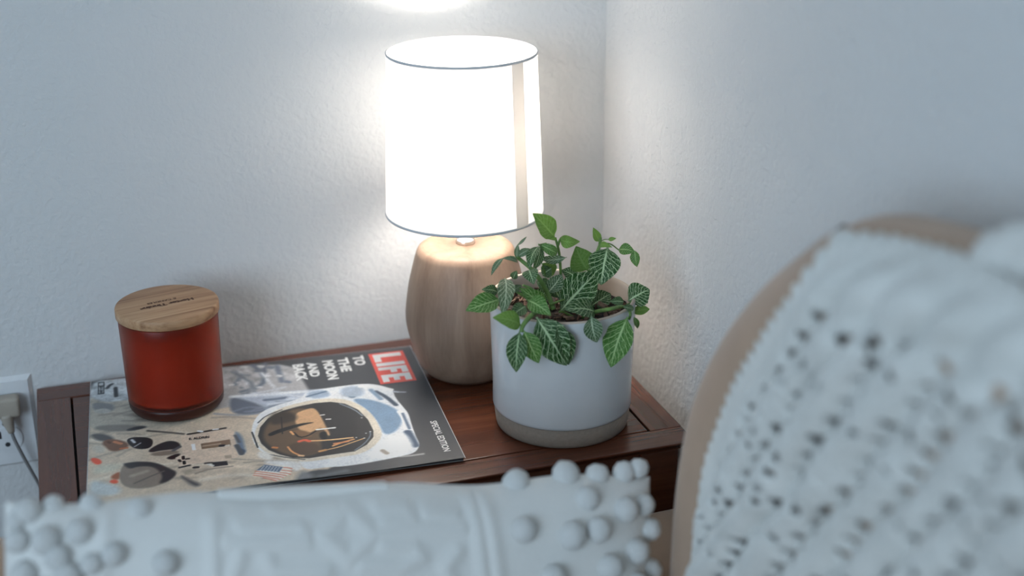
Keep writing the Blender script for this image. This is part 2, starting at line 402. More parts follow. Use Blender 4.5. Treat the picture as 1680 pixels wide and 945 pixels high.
('p',(150,162,176),5.6,(250.5,-89.6,273.6,-88.5,274.3,-116.9,250.7,-112.3)),
('l',(228,228,228),(6,1.5),(273.1,-91.7,288.5,-95.2,302.1,-108.3)),
('l',(60,72,88),(5,2),(286.3,-108.0,294.3,-122.5,300.7,-144.5)),
('l',(120,140,160),(5,2),(281.9,-102.6,288.3,-126.9)),
('l',(70,85,105),(8,3),(301.0,-205.7,302.3,-224.2,302.7,-234.9)),
('l',(230,230,230),(5,2),(301.2,-160.4,303.4,-180.2,300.8,-198.2)),
('l',(90,105,125),(3,2),(303.7,-165.0,303.9,-199.1)),
('p',(225,225,224),5.6,(274.8,-212.9,293.1,-203.5,299.6,-212.6,300.6,-241.4,284.2,-250.7,252.6,-248.6,265.7,-228.1)),
('l',(150,140,130),(5,2),(270.7,-236.5,273.6,-242.5)),
('p',(196,187,172),2.0999999999999996,(155.1,-174.9,159.2,-154.4,169.0,-135.0,185.7,-119.7,204.2,-113.2,222.5,-109.5,241.4,-111.3,256.7,-120.6,268.9,-140.1,275.6,-167.7,276.9,-195.6,274.3,-210.9,264.3,-226.5,249.3,-237.6,232.7,-238.0,217.3,-238.7,200.0,-240.1,184.3,-234.4,172.4,-223.6,162.8,-210.8,156.7,-193.7)),
('l',(60,60,62),(1.6,0.6),(161.5,-146.3,170.4,-132.7,187.6,-123.6)),
('l',(50,50,52),(1.8,0.6),(154.0,-164.7,155.2,-180.4,156.5,-198.1)),
('l',(60,60,60),(1.6,0.8),(166.4,-215.6,181.6,-226.5,197.0,-234.1)),
('P',(52,50,50),0.9,(158.9,-174.4,162.7,-156.4,171.9,-139.3,187.4,-126.1,204.4,-120.7,221.4,-117.7,237.9,-119.2,251.2,-127.4,261.9,-144.5,267.9,-168.8,269.2,-193.4,266.9,-207.0,258.2,-220.9,245.0,-230.8,230.4,-231.2,216.8,-231.9,201.3,-233.1,186.5,-227.9,175.3,-218.1,166.2,-206.5,160.5,-191.2)),
('p',(98,80,64),4.199999999999999,(161.8,-177.6,172.4,-144.4,192.7,-127.6,210.5,-125.0,222.1,-145.9,225.9,-174.1,227.6,-192.5,216.3,-197.5,215.0,-222.4,201.8,-228.8,184.0,-222.7,169.5,-205.2)),
('p',(186,148,112),2.0999999999999996,(199.4,-135.8,209.9,-129.9,219.1,-127.4,222.9,-139.9,225.2,-171.5,227.6,-192.5,224.0,-191.5,222.1,-170.6,207.6,-183.3,199.9,-176.4,197.0,-156.2)),
('p',(120,92,68),2.8,(190.7,-173.8,200.5,-171.8,211.7,-184.5,206.4,-192.4,196.5,-187.3)),
('p',(62,54,48),5.6,(174.9,-130.2,192.7,-127.6,201.0,-140.0,198.6,-151.8,184.2,-155.1,172.5,-154.3)),
('p',(40,38,37),1,(168.8,-170.1,197.7,-158.9,214.9,-159.3,214.7,-161.2,203.6,-163.5,180.1,-173.2,168.9,-179.6)),
('p',(84,68,56),4.199999999999999,(185.0,-195.7,213.4,-203.7,215.0,-222.4,197.8,-227.7,185.3,-220.9)),
('l',(34,32,32),(2,0.8),(193.5,-177.0,197.4,-188.7,206.0,-187.6,214.5,-179.3)),
('l',(36,34,34),(1.2,0.8),(185.2,-140.6,182.4,-176.3)),
('p',(36,35,35),2.0999999999999996,(217.1,-183.6,224.9,-181.0,223.4,-199.5,216.3,-197.5)),
('l',(228,222,214),(2.6,0.7),(215.9,-176.6,223.3,-177.0,233.5,-177.4)),
('l',(205,200,195),(2,0.6),(223.7,-146.4,227.3,-146.4)),
('l',(205,200,195),(2,0.6),(228.0,-157.1,231.9,-157.7)),
('l',(222,170,120),(2.2,0.7),(204.7,-197.8,222.1,-201.5,247.3,-202.7)),
('l',(196,140,92),(2.4,0.9),(226.6,-214.3,235.6,-209.9,247.8,-206.4)),
('l',(205,160,110),(1.4,0.6),(220.5,-220.6,232.3,-218.2,245.8,-212.3,258.3,-207.0)),
('l',(190,120,80),(2.4,1),(228.2,-210.2,242.0,-209.4)),
('l',(205,95,70),(4,1.2),(196.4,-196.6,201.9,-194.7,205.6,-198.7)),
('l',(220,160,110),(2.5,1),(190.7,-173.8,192.6,-180.3)),
('l',(200,140,90),(2,1),(184.5,-204.8,186.9,-215.7,194.0,-225.5)),
('l',(190,120,70),(3.5,1.4),(170.8,-202.1,173.8,-203.6)),
('l',(190,140,90),(3.5,1.4),(213.0,-221.9,218.4,-220.7)),
('l',(210,170,130),(3,1.2),(193.0,-225.2,196.4,-226.6)),
('l',(120,130,140),(1.5,1),(245.9,-125.9,257.9,-142.1,264.0,-159.0)),
('l',(105,115,125),(1.5,1),(245.4,-228.7,256.5,-218.1,264.7,-204.1,265.7,-194.9)),
('l',(190,190,190),(1.4,0.5),(262.2,-163.4,262.8,-163.6)),
('l',(190,190,190),(1.4,0.5),(261.0,-197.1,261.6,-197.3)),
('l',(190,190,190),(1.4,0.5),(265.7,-194.9,266.3,-195.0)),
('l',(190,190,190),(1.4,0.5),(257.8,-206.8,258.4,-207.0)),
('l',(190,190,190),(1.4,0.5),(250.4,-203.6,251.0,-203.7)),
('p',(128,122,114),4.199999999999999,(7.8,-108.4,34.8,-114.0,52.3,-122.3,56.9,-126.8,34.6,-130.9,3.2,-118.0)),
('p',(62,62,64),2.8,(34.7,-125.5,46.4,-120.6,55.8,-124.6,47.5,-129.1,37.0,-129.4)),
('p',(120,120,120),4.199999999999999,(1.2,-55.5,13.3,-57.4,24.2,-64.9,23.6,-80.6,7.4,-77.5,2.5,-68.9)),
('p',(168,165,158),2.8,(3.8,-72.2,14.6,-70.9,21.8,-78.7,17.0,-84.5,5.1,-79.7)),
('p',(86,84,84),4.199999999999999,(2.2,-125.8,14.9,-129.4,26.5,-144.6,10.4,-145.3,2.2,-132.5)),
('p',(112,82,66),2.8,(11.6,-145.6,19.6,-140.5,36.8,-152.7,36.6,-165.6,23.0,-170.8,15.1,-159.6)),
('l',(176,116,84),(4,1.5),(24.2,-149.2,29.9,-154.7)),
('l',(170,96,60),(3,1.2),(29.8,-165.0,35.5,-165.3)),
('l',(90,60,48),(3,1),(17.9,-147.4,19.6,-150.5)),
('p',(38,38,40),1.2,(34.5,-146.8,42.6,-143.3,57.6,-149.3,60.5,-159.3,57.0,-172.6,44.5,-170.9,37.8,-160.8)),
('l',(190,192,196),(3,1.4),(40.2,-149.7,42.5,-155.6)),
('l',(150,150,154),(1.6,0.8),(42.4,-164.7,48.2,-158.5)),
('p',(176,170,158),5.6,(3.6,-148.6,16.2,-157.3,15.1,-169.8,5.0,-167.0)),
('p',(42,42,44),1.9599999999999997,(54.7,-175.8,65.3,-164.6,75.8,-160.5,84.8,-167.5,85.4,-180.6,67.1,-179.3,56.8,-181.5)),
('p',(120,108,96),2.8,(55.7,-181.7,76.2,-180.6,85.1,-186.9,78.1,-191.2,60.0,-190.0)),
('l',(80,80,84),(4,2),(78.4,-182.5,84.4,-176.4)),
('p',(34,30,32),2.0999999999999996,(70.0,-195.3,85.1,-188.1,82.3,-198.7,75.5,-201.3)),
('p',(206,84,62),2.0999999999999996,(2.0,-176.2,9.6,-179.6,13.2,-189.3,8.6,-193.4,3.0,-185.2)),
('p',(180,176,160),7.0,(4.2,-194.1,30.8,-194.2,26.3,-210.0,4.4,-211.1)),
('p',(178,184,184),7.0,(2.4,-220.0,19.8,-231.9,30.6,-244.1,26.2,-256.6,0.7,-249.5)),
('p',(150,92,66),2.8,(20.3,-217.9,29.6,-209.7,29.0,-227.4,21.4,-224.1)),
('p',(206,88,64),2.0999999999999996,(19.8,-226.0,25.2,-225.2,27.9,-231.8,24.1,-234.2,19.8,-230.7)),
('p',(126,116,106),2.0999999999999996,(30.2,-201.4,36.4,-195.8,47.5,-196.4,61.9,-202.9,73.7,-218.4,80.6,-227.6,72.9,-242.0,58.5,-249.6,44.5,-249.2,32.7,-242.4,27.4,-224.6)),
('p',(52,52,54),2.8,(30.8,-196.7,36.4,-195.8,47.5,-196.4,61.9,-202.9,73.7,-218.4,80.6,-227.6,72.9,-242.0,61.9,-245.5,67.8,-231.2,59.5,-209.6,45.2,-205.6,37.4,-209.5)),
('l',(90,86,82),(2,1),(41.4,-237.9,59.1,-226.4,68.1,-221.7)),
('l',(150,140,128),(5,3),(39.4,-223.2,52.7,-217.4)),
('p',(66,66,70),5.6,(82.1,-232.8,90.3,-244.6,100.7,-256.8,95.0,-259.8,88.0,-248.6)),
('P',(196,178,160),0.8,(86.4,-156.1,93.6,-151.4,134.9,-152.3,137.3,-159.7,137.3,-211.6,129.0,-216.2,92.9,-214.5,82.6,-219.7,79.5,-197.9,86.6,-192.4)),
('l',(48,44,42),(3.4,1),(93.6,-152.2,106.6,-151.1,129.2,-148.8)),
('l',(220,220,220),(3.4,0.8),(103.8,-148.1,106.6,-150.0)),
('l',(224,224,224),(2.4,0.8),(117.9,-148.8,122.1,-148.9)),
('l',(80,74,70),(3,2),(55.6,-134.1,70.6,-141.0,89.0,-150.2)),
('P',(120,98,80),0.8,(104.3,-175.5,132.1,-174.2,132.1,-187.2,104.6,-187.2)),
('l',(168,150,132),(2,0.8),(106.1,-181.2,122.3,-180.6)),
('l',(40,40,46),(4.5,0.8),(122.6,-185.1,124.9,-185.2)),
('l',(200,190,180),(3,0.8),(127.7,-186.5,130.0,-186.1)),
('P',(228,228,228),0.6,(95.1,-174.3,98.6,-173.9,99.1,-187.0,95.8,-187.3)),
('P',(158,140,122),0.8,(124.6,-206.0,130.9,-206.3,131.0,-212.8,124.9,-212.6)),
('l',(30,30,32),(3,0.6),(86.7,-197.4,86.7,-202.4)),
('l',(30,30,32),(3,0.6),(87.0,-207.5,87.2,-212.4)),
('l',(30,30,32),(3,0.6),(82.7,-203.3,83.7,-206.5)),
('l',(30,30,32),(3,0.6),(89.6,-203.2,91.4,-203.2)),
('P',(40,40,44),0.8,(112.0,-216.4,126.0,-217.4,126.6,-225.9,113.1,-225.6)),
('l',(210,205,198),(3,1),(108.4,-218.4,112.7,-223.2)),
('l',(60,58,56),(3,1),(106.3,-216.6,111.9,-216.9)),
('p',(96,112,132),4.199999999999999,(137.6,-155.7,144.2,-169.6,144.6,-193.3,144.8,-204.8,138.8,-210.7,138.2,-186.3)),
('p',(62,74,92),2.0999999999999996,(138.0,-195.3,144.1,-198.3,144.8,-204.8,138.3,-210.4)),
('l',(50,50,54),(3,1),(82.6,-218.5,91.7,-216.6)),
('l',(45,45,48),(4,1),(95.9,-222.2,98.7,-222.5)),
('p',(150,140,124),2.8,(84.4,-228.7,94.7,-223.8,96.7,-227.3,87.5,-234.3)),
('l',(130,118,106),(2,2),(96.4,-234.4,107.8,-229.2,130.2,-229.4)),
('l',(200,190,176),(6,5),(101.2,-247.6,129.0,-245.9,159.3,-256.8)),
('l',(120,110,100),(1.2,1),(140.8,-225.0,153.2,-226.0,163.1,-230.0)),
('l',(140,130,118),(1.4,1),(130.6,-214.5,160.8,-226.4,191.2,-235.5)),
('l',(70,72,78),(5,2),(137.3,-188.6,140.6,-207.0)),
('l',(80,80,84),(3,2),(137.4,-167.1,140.2,-182.3)),
('p',(206,202,196),4.199999999999999,(155.1,-204.1,168.3,-214.8,168.4,-228.5,155.0,-221.3)),
('p',(205,203,200),5.6,(161.3,-225.2,192.7,-236.2,195.3,-247.9,186.0,-258.1,183.2,-247.7,159.5,-233.5)),
('P',(214,206,196),0.8,(159.5,-233.9,183.2,-248.3,181.1,-258.9,166.7,-270.6,147.6,-251.6)),
('l',(186,92,64),(1.5,0.5),(176.0,-245.0,179.6,-246.5,183.1,-249.2)),
('l',(186,92,64),(1.5,0.5),(173.9,-250.1,178.1,-251.7,182.2,-254.5)),
('l',(186,92,64),(1.5,0.5),(171.9,-254.6,176.4,-256.6,180.8,-259.9)),
('l',(186,92,64),(1.5,0.5),(149.9,-245.5,163.3,-253.1,176.6,-261.8)),
('l',(186,92,64),(1.5,0.5),(148.8,-249.4,161.2,-256.3,173.4,-264.3)),
('l',(186,92,64),(1.5,0.5),(147.9,-252.8,159.1,-259.6,170.0,-267.5)),
('l',(186,92,64),(1.5,0.5),(155.9,-260.7,161.4,-264.7,166.8,-270.0)),
('P',(84,98,118),0.8,(151.0,-243.6,159.4,-234.4,175.6,-244.1,171.1,-253.1,160.6,-248.0)),
('l',(222,222,222),(1.2,0.4),(158.5,-237.1,158.8,-237.2)),
('l',(222,222,222),(1.2,0.4),(161.1,-238.6,161.5,-238.7)),
('l',(222,222,222),(1.2,0.4),(163.8,-240.0,164.2,-240.1)),
('l',(222,222,222),(1.2,0.4),(166.5,-241.4,166.9,-241.5)),
('l',(222,222,222),(1.2,0.4),(169.1,-242.9,169.5,-243.0)),
('l',(222,222,222),(1.2,0.4),(171.8,-244.3,172.2,-244.4)),
('l',(222,222,222),(1.2,0.4),(157.2,-239.6,157.6,-239.7)),
('l',(222,222,222),(1.2,0.4),(159.9,-241.0,160.3,-241.1)),
('l',(222,222,222),(1.2,0.4),(162.6,-242.5,162.9,-242.6)),
('l',(222,222,222),(1.2,0.4),(165.2,-243.9,165.6,-244.0)),
('l',(222,222,222),(1.2,0.4),(167.9,-245.3,168.3,-245.4)),
('l',(222,222,222),(1.2,0.4),(170.5,-246.8,170.9,-246.9)),
('l',(222,222,222),(1.2,0.4),(156.0,-242.0,156.4,-242.1)),
('l',(222,222,222),(1.2,0.4),(158.6,-243.5,159.0,-243.6)),
('l',(222,222,222),(1.2,0.4),(161.3,-244.9,161.7,-245.0)),
('l',(222,222,222),(1.2,0.4),(164.0,-246.3,164.4,-246.4)),
('l',(222,222,222),(1.2,0.4),(166.6,-247.8,167.0,-247.9)),
('l',(222,222,222),(1.2,0.4),(169.3,-249.2,169.7,-249.3)),
('l',(222,222,222),(1.2,0.4),(154.7,-244.5,155.1,-244.6)),
('l',(222,222,222),(1.2,0.4),(157.4,-245.9,157.8,-246.0)),
('l',(222,222,222),(1.2,0.4),(160.1,-247.3,160.5,-247.4)),
('l',(222,222,222),(1.2,0.4),(162.7,-248.8,163.1,-248.9)),
('l',(222,222,222),(1.2,0.4),(165.4,-250.2,165.8,-250.3)),
('l',(222,222,222),(1.2,0.4),(168.0,-251.6,168.4,-251.7)),
('p',(120,122,124),7.0,(183.3,-272.5,190.2,-257.2,194.3,-256.6,201.9,-267.8,198.2,-273.1,190.1,-274.4)),
('l',(100,104,108),(5,6),(206.6,-270.2,223.2,-266.4,231.4,-265.5)),
('p',(176,180,182),4.199999999999999,(-1.0,4.5,54.4,4.7,56.0,-39.3,46.5,-59.1,1.1,-56.6)),
('l',(50,52,56),(4,1.5),(16.3,-23.6,19.1,-16.7,21.6,-14.3)),
('l',(46,48,52),(4.2,1.5),(25.0,-24.5,25.6,-45.8)),
]
# leaves (base xyz, tip xyz, width in tenths of a millimetre from the pot's foot, arch, roll, kind) and stems
LEAVES = [
(-49,100,1899,-288,50,2181,181,3,10,'L'),
(7,100,1874,175,0,1863,105,14,20,'L'),
(396,50,1821,305,0,1990,71,1,0,'L'),
(464,0,1848,526,-50,1870,35,1,0,'L'),
(377,0,1790,448,-150,1820,53,4,0,'L'),
(300,100,1512,178,120,1773,220,2,-5,'N'),
(439,-50,1787,308,-220,1477,264,5,0,'V'),
(575,0,1729,705,-100,1723,100,4,0,'M'),
(698,-100,1742,707,-150,1589,88,2,30,'M'),
(-104,-200,1248,356,0,1529,291,5,0,'V'),
(286,0,1174,543,100,1237,155,4,0,'D'),
(204,-350,1264,-185,-550,1420,168,5,10,'V'),
(11,-730,1403,46,-790,1154,151,4,0,'G'),
(395,-685,1321,201,-765,866,239,5,10,'M'),
(556,-300,1311,782,-300,1401,211,4,0,'V'),
(582,-350,1213,766,-350,1220,82,2,0,'L'),
(749,-250,1311,767,-300,1258,41,1,0,'D'),
(481,-630,1287,548,-570,1135,46,1,0,'M'),
(364,-635,1410,511,-555,1341,57,2,0,'D'),
(512,-300,1311,367,-300,1330,76,2,0,'D'),
(-701,-200,1458,-1050,-250,1408,183,5,15,'M'),
(-677,-50,1472,-848,-100,1538,87,3,0,'D'),
(-619,-100,1626,-822,-650,1468,138,7,0,'G'),
(-502,0,1562,-465,0,1644,64,2,0,'D'),
(-459,0,1730,-632,-50,1805,52,4,20,'G'),
(-614,-50,1809,-757,-120,1675,51,3,20,'G'),
(-464,0,1773,-452,0,1913,46,1,0,'G'),
(-452,0,1900,-366,0,1976,23,1,0,'G'),
(-458,0,1785,-318,0,1842,63,3,0,'G'),
(-262,-50,1883,-405,-200,1720,104,5,25,'D'),
(-250,-50,1894,-347,-120,1672,92,3,-35,'D'),
(-251,0,1889,-60,0,1761,87,9,10,'M'),
(40,0,1718,-244,-50,1764,76,-5,0,'G'),
(-411,-200,1715,-415,-350,1624,131,5,0,'V'),
(-23,200,1472,-143,200,1608,131,2,0,'N'),
(-199,-100,1410,-9,0,1549,128,3,0,'G'),
(181,100,1451,40,150,1533,119,3,0,'D'),
(-258,-250,1363,-547,-300,1592,132,5,0,'M'),
(-492,-400,1495,-351,-645,1419,147,5,0,'M'),
(-478,-600,1407,-243,-780,958,279,7,-5,'V'),
(-329,-715,1341,-217,-760,952,167,3,-20,'D'),
(-642,-650,1365,-930,-700,1502,150,5,10,'L'),
(-671,-700,1335,-741,-800,975,166,5,8,'D'),
(-636,-700,1336,-523,-800,1034,161,4,-8,'M'),
(-544,-500,1485,-736,-600,1436,112,3,0,'D'),
(-32,0,1300,-78,100,1471,130,3,0,'D'),
(-252,50,1246,-60,150,1374,118,3,0,'D'),
(310,200,1308,85,200,1388,144,3,0,'D'),
(107,100,1813,38,100,1833,23,1,0,'L'),
(-31,80,1879,-124,80,1896,29,1,0,'L'),
(-61,150,1565,-137,200,1480,118,2,0,'D'),
(43,0,1417,171,0,1241,153,4,0,'D'),
(-399,-200,1486,-379,-350,1381,115,4,0,'D'),
(276,200,1441,471,200,1339,144,3,0,'D'),
(-109,100,1399,-217,150,1445,106,3,0,'D'),
(-580,-200,1522,-484,-200,1571,57,2,0,'G'),
]
STEMS = [
((-166,-200,1281,-194,-120,1411,-255,-100,1542,-328,-100,1650,-363,-60,1690,-416,0,1737,-464,0,1786),2.2),
((-171,0,1880,-259,-40,1891),1.0),
((50,100,1186,29,100,1381,8,80,1531,-16,50,1720,-36,50,1822,-43,100,1893),1.4),
((-36,50,1822,0,80,1876,38,100,1896),1.2),
((242,100,1161,282,80,1356,293,0,1568,347,0,1719,377,0,1802,398,40,1861),1.9),
((377,0,1802,478,0,1803,575,0,1729),0.7),
((382,0,1839,426,0,1853,471,0,1847),0.4),
((127,-200,1165,198,-350,1265,213,-675,1421,473,-380,1296,453,-575,1344),1.9),
((536,-350,1295,449,-615,1317,434,-625,1267),1.5),
((536,-350,1295,650,-300,1337,755,-250,1310),0.6),
((-313,-300,1352,-496,-550,1414,-586,-640,1401,-640,-680,1364,-659,-700,1321),2.3),
((-204,-200,1336,-98,-180,1352,37,-100,1341),1.1),
((-349,-300,1394,-520,-200,1502,-566,-120,1540,-619,-100,1613),1.4),
((-576,-150,1515,-665,-200,1484,-725,-200,1455),1.2),
((-216,-200,1275,-319,-300,1440,-421,-300,1564,-505,-300,1611),1.4),
((33,-200,1178,-61,-200,1242,-111,-200,1248),1.2),
]

# ------------------------------------------------------------------ magazine
MT = .0045
mg = empty('magazine', (.0557, -.0095, top), 'space magazine with an astronaut cover and red masthead lying on the table', 'magazine')
mg.rotation_euler = (0, 0, -.0567)
ML, MW = .343, .2722
def paint_cover(nx, ny):
    """the printed photograph: colours in cover millimetres, u along the cover, v from the spine towards the open edge"""
    u = np.linspace(0, ML*1000, nx); v = np.linspace(-MW*1000, 0, ny)
    Ug, Vg = np.meshgrid(u, v); img = np.empty((ny, nx, 3)); img[:] = (66, 68, 71)
    du = u[1]-u[0]; dv = v[1]-v[0]
    def vnoise(scale, seed):
        rs = np.random.RandomState(seed); n = 256; g = rs.rand(n, n)
        x = Ug/scale; y = -Vg/scale; xi = np.floor(x).astype(int); yi = np.floor(y).astype(int); fx = x-xi; fy = y-yi
        fx = fx*fx*(3-2*fx); fy = fy*fy*(3-2*fy)
        q = lambda a, b: g[b % n, a % n]
        return (q(xi, yi)*(1-fx)+q(xi+1, yi)*fx)*(1-fy)+(q(xi, yi+1)*(1-fx)+q(xi+1, yi+1)*fx)*fy
    for kind, c, s, p in PAINT:
        P = np.array(p).reshape(-1, 2); w = 0
        for _ in range(2 if kind == 'p' else (1 if kind == 'l' and len(P) > 2 else 0)):      # round the outline off
            Q = np.roll(P, -1, 0)
            R = np.stack([P*.75+Q*.25, P*.25+Q*.75], 1).reshape(-1, 2)
            P = R if kind == 'p' else np.concatenate([P[:1], R[:-2], P[-1:]])
        line_ = kind == 'l'; kind = 'l' if line_ else 'p'
        if line_: w, s = s
        pad = w+s*2+1
        i0 = max(0, int((P[:, 0].min()-pad)/du)); i1 = min(nx, int((P[:, 0].max()+pad)/du)+2)
        j0 = max(0, int((P[:, 1].min()-pad+MW*1000)/dv)); j1 = min(ny, int((P[:, 1].max()+pad+MW*1000)/dv)+2)
        if i1 <= i0 or j1 <= j0: continue
        X = Ug[j0:j1, i0:i1]; Y = Vg[j0:j1, i0:i1]; dist = np.full(X.shape, 1e9); ins = np.zeros(X.shape, bool)
        m = len(P)
        for k in range(m if kind == 'p' else m-1):
            a, b = P[k], P[(k+1) % m]; d = b-a; L2 = max(d@d, 1e-9)
            t = np.clip(((X-a[0])*d[0]+(Y-a[1])*d[1])/L2, 0, 1)
            dist = np.minimum(dist, np.hypot(X-a[0]-t*d[0], Y-a[1]-t*d[1]))
            if kind == 'p' and a[1] != b[1]:
                ins ^= ((a[1] > Y) != (b[1] > Y)) & (X < d[0]*(Y-a[1])/d[1]+a[0])
        sd = np.where(ins, -dist, dist) if kind == 'p' else dist-w/2
        al = np.clip(.5-sd/s, 0, 1)[..., None]
        img[j0:j1, i0:i1] = img[j0:j1, i0:i1]*(1-al)+np.array(c)*al
    n1 = vnoise(9, 1)*.5+vnoise(4, 2)*.3+vnoise(1.6, 3)*.2; n2 = vnoise(1.3, 4); n3 = vnoise(16, 5)*.6+vnoise(6, 6)*.4
    lum = img.mean(2, keepdims=True); amt = np.clip((lum-60)/120, .12, 1)
    ground = np.clip((Vg+72+6*np.sin(Ug*.09))/22, 0, 1)*np.clip((215-Ug)/14, 0, 1); ground = (.08+.55*ground)[..., None]
    img = img*(1+amt*((n1-.5)*ground[..., 0]+(n2-.5)*.12+(n3-.5)*.10)[..., None])
    return np.clip(img, 0, 255)
def make_magazine():
    n = NT('printed_cover'); at = n.n('ShaderNodeAttribute', attribute_name='print')
    n.col(at.outputs['Color']); n.set(Roughness=.38); n.b.inputs['Specular IOR Level'].default_value = .45
    nx, ny = 520, 410
    img = paint_cover(nx, ny)/255
    li = np.where(img <= .04045, img/12.92, ((img+.055)/1.055)**2.4)
    u = np.linspace(0, ML, nx); v = np.linspace(-MW, 0, ny); Ug, Vg = np.meshgrid(u, v)
    fr = np.clip((-Vg-.20)/.0722, 0, 1)
    Zg = MT + .0003*np.sin(Ug*21)*fr**2 + .0009*np.exp(-((Ug-.16)/.05)**2)*fr**3 + .0002*np.sin(Ug*9+Vg*14) - .0012*np.exp(Vg/.004)
    Wv = Vg - .0009*np.sin(Ug*30)*np.clip(fr*1.4-.4, 0, 1)
    co = np.stack([Ug, Wv, Zg], 2).reshape(-1, 3)
    idx = np.arange(nx*ny).reshape(ny, nx)
    f = np.stack([idx[:-1, :-1], idx[:-1, 1:], idx[1:, 1:], idx[1:, :-1]], 2).reshape(-1, 4)
    me = bpy.data.meshes.new('front_cover'); me.vertices.add(nx*ny); me.vertices.foreach_set('co', co.ravel())
    me.loops.add(f.size); me.loops.foreach_set('vertex_index', f.ravel().astype(np.int32))
    me.polygons.add(len(f)); me.polygons.foreach_set('loop_start', (np.arange(len(f))*4).astype(np.int32)); me.update(calc_edges=True)
    me.polygons.foreach_set('use_smooth', [True]*len(f))
    ca = me.color_attributes.new('print', 'FLOAT_COLOR', 'POINT')
    ca.data.foreach_set('color', np.concatenate([np.minimum(li.reshape(-1, 3)*1.36, .9), np.ones((nx*ny, 1))], 1).astype(np.float32).ravel())
    me.materials.append(n.m); o = bpy.data.objects.new('front_cover', me); COL.objects.link(o); o.parent = mg
    o['label'] = 'glossy cover with an astronaut in a white suit and a reflecting visor'
    # pages: thin stacked sheets, each a little different along the open edge
    M_page = plain('page_paper', (.36, .36, .36), .6); M_edge = plain('cover_edge', (.55, .55, .55), .5); M_dk = plain('dark_page', (.05, .05, .055), .5)
    rs = random.Random(3); z = .0002
    for k in range(6):
        h = .00054; e = rs.uniform(-.0022, .0006)
        box('page', (.0008+rs.uniform(0, .0008), -MW+.0012-e*.6, z), (ML-.0006+rs.uniform(-.0012, .0002), -.0003, z+h), M_page if k % 2 else M_dk, mg, 0); z += h+.00004
    vs_, fs = [], []
    for side, x in ((0, 0.), (1, ML)):         # pale worn cut edges of the cover
        p = [(x, -MW, MT-.0004), (x, -.001, MT-.0006), (x, -.001, MT+.00015), (x, -MW, MT+.00015)]
        q = [(x+(.0006 if side else -.0006), b, c) for a, b, c in p]; b0 = len(vs_); vs_ += p+q
        fs += [(b0, b0+1, b0+2, b0+3), (b0+7, b0+6, b0+5, b0+4), (b0+3, b0+2, b0+6, b0+7), (b0, b0+3, b0+7, b0+4), (b0+1, b0, b0+4, b0+5), (b0+2, b0+1, b0+5, b0+6)]
    mesh_obj('cover_edge', vs_[:8], fs[:6], M_edge, mg, False); mesh_obj('cover_edge', vs_[8:], [tuple(k-8 for k in x) for x in fs[6:]], M_edge, mg, False)
    M_red = plain('masthead_red', lin((240, 98, 86)), .4); M_ink = plain('white_ink', (.86, .86, .85), .4); M_blk = plain('black_ink', (.03, .03, .035), .4)
    Z = MT+.0004
    def rects(name, rl, mat, z, lab=None):
        bm = bmesh.new()
        for x0, x1, y0, y1 in rl: add_box(bm, (x0, y0, z-.0006), (x1, y1, z), 0)
        o = bm_obj(name, bm, mat, mg)
        if lab: o['label'] = lab
        return o
    X0, X1, Y0, Y1 = .2941, .3326, -.0925, -.0132
    rects('masthead_panel', [(X0, X1, Y0, Y1)], M_red, Z, 'red masthead box')
    def letter(segs, a0, a1):                  # segs in a unit cell: (reading 0..1, height 0..1)
        r = []
        for s0, s1, h0, h1 in segs:
            ya = Y1-(a0+(a1-a0)*s0)*(Y1-Y0); yb = Y1-(a0+(a1-a0)*s1)*(Y1-Y0)
            r.append((X0+(X1-X0)*(.10+.80*h0), X0+(X1-X0)*(.10+.80*h1), yb, ya))
        rects('masthead_letter', r, M_ink, Z+.00025, 'bold white masthead letter')
    letter([(0, .42, 0, 1), (.42, 1, 0, .24)], .05, .30)                                            # L
    letter([(0, 1, 0, 1)], .345, .445)                                                              # I
    letter([(0, .42, 0, 1), (.42, 1, .78, 1), (.42, .86, .40, .62)], .49, .70)                      # F
    letter([(0, .42, 0, 1), (.42, 1, .78, 1), (.42, .86, .40, .60), (.42, 1, 0, .22)], .735, .955)  # E
    def line_text(s, xa, xb, ya, yb, mat, bold):
        o = fit_text('headline', s, (xa, ya, Z), (0, yb-ya, 0), (xb-xa, 0, 0), mat, mg, bold); return o
    for s, xa, xb, ya, yb in (('TO', .2757, .2880, -.0141, -.0392), ('THE', .2590, .2706, -.0153, -.0511), ('MOON', .2422, .2543, -.0175, -.0670),
                              ('AND', .2254, .2360, -.0178, -.0551), ('BACK', .2098, .2222, -.0185, -.0615)):
        line_text(s, xa, xb, ya, yb, M_ink, .045)
    line_text('SPECIAL EDITION', .3262, .3330, -.1902, -.2555, M_ink, .02)
    fit_text('name_tag_lettering', 'E. ALDRIN', (.0937, -.1660, Z), (.0193, -.0005, 0), (.0001, .0046, 0), M_blk, mg, .03)
    # price box at the lower spine corner of the cover
    x0, x1, y0, y1 = .0072, .0136, -.0362, -.0068; t = .0009
    rects('price_box', [(x0, x1, y0, y0+t), (x0, x1, y1-t, y1), (x0, x0+t, y0, y1), (x1-t, x1, y0, y1), (x0, x1, -.0170, -.0162)], M_blk, Z)
    fit_text('price_lettering', '$1.00', (x0+.0016, -.0178, Z), (0, -.0165, 0), (x1-x0-.0032, 0, 0), M_blk, mg, .03)
make_magazine()

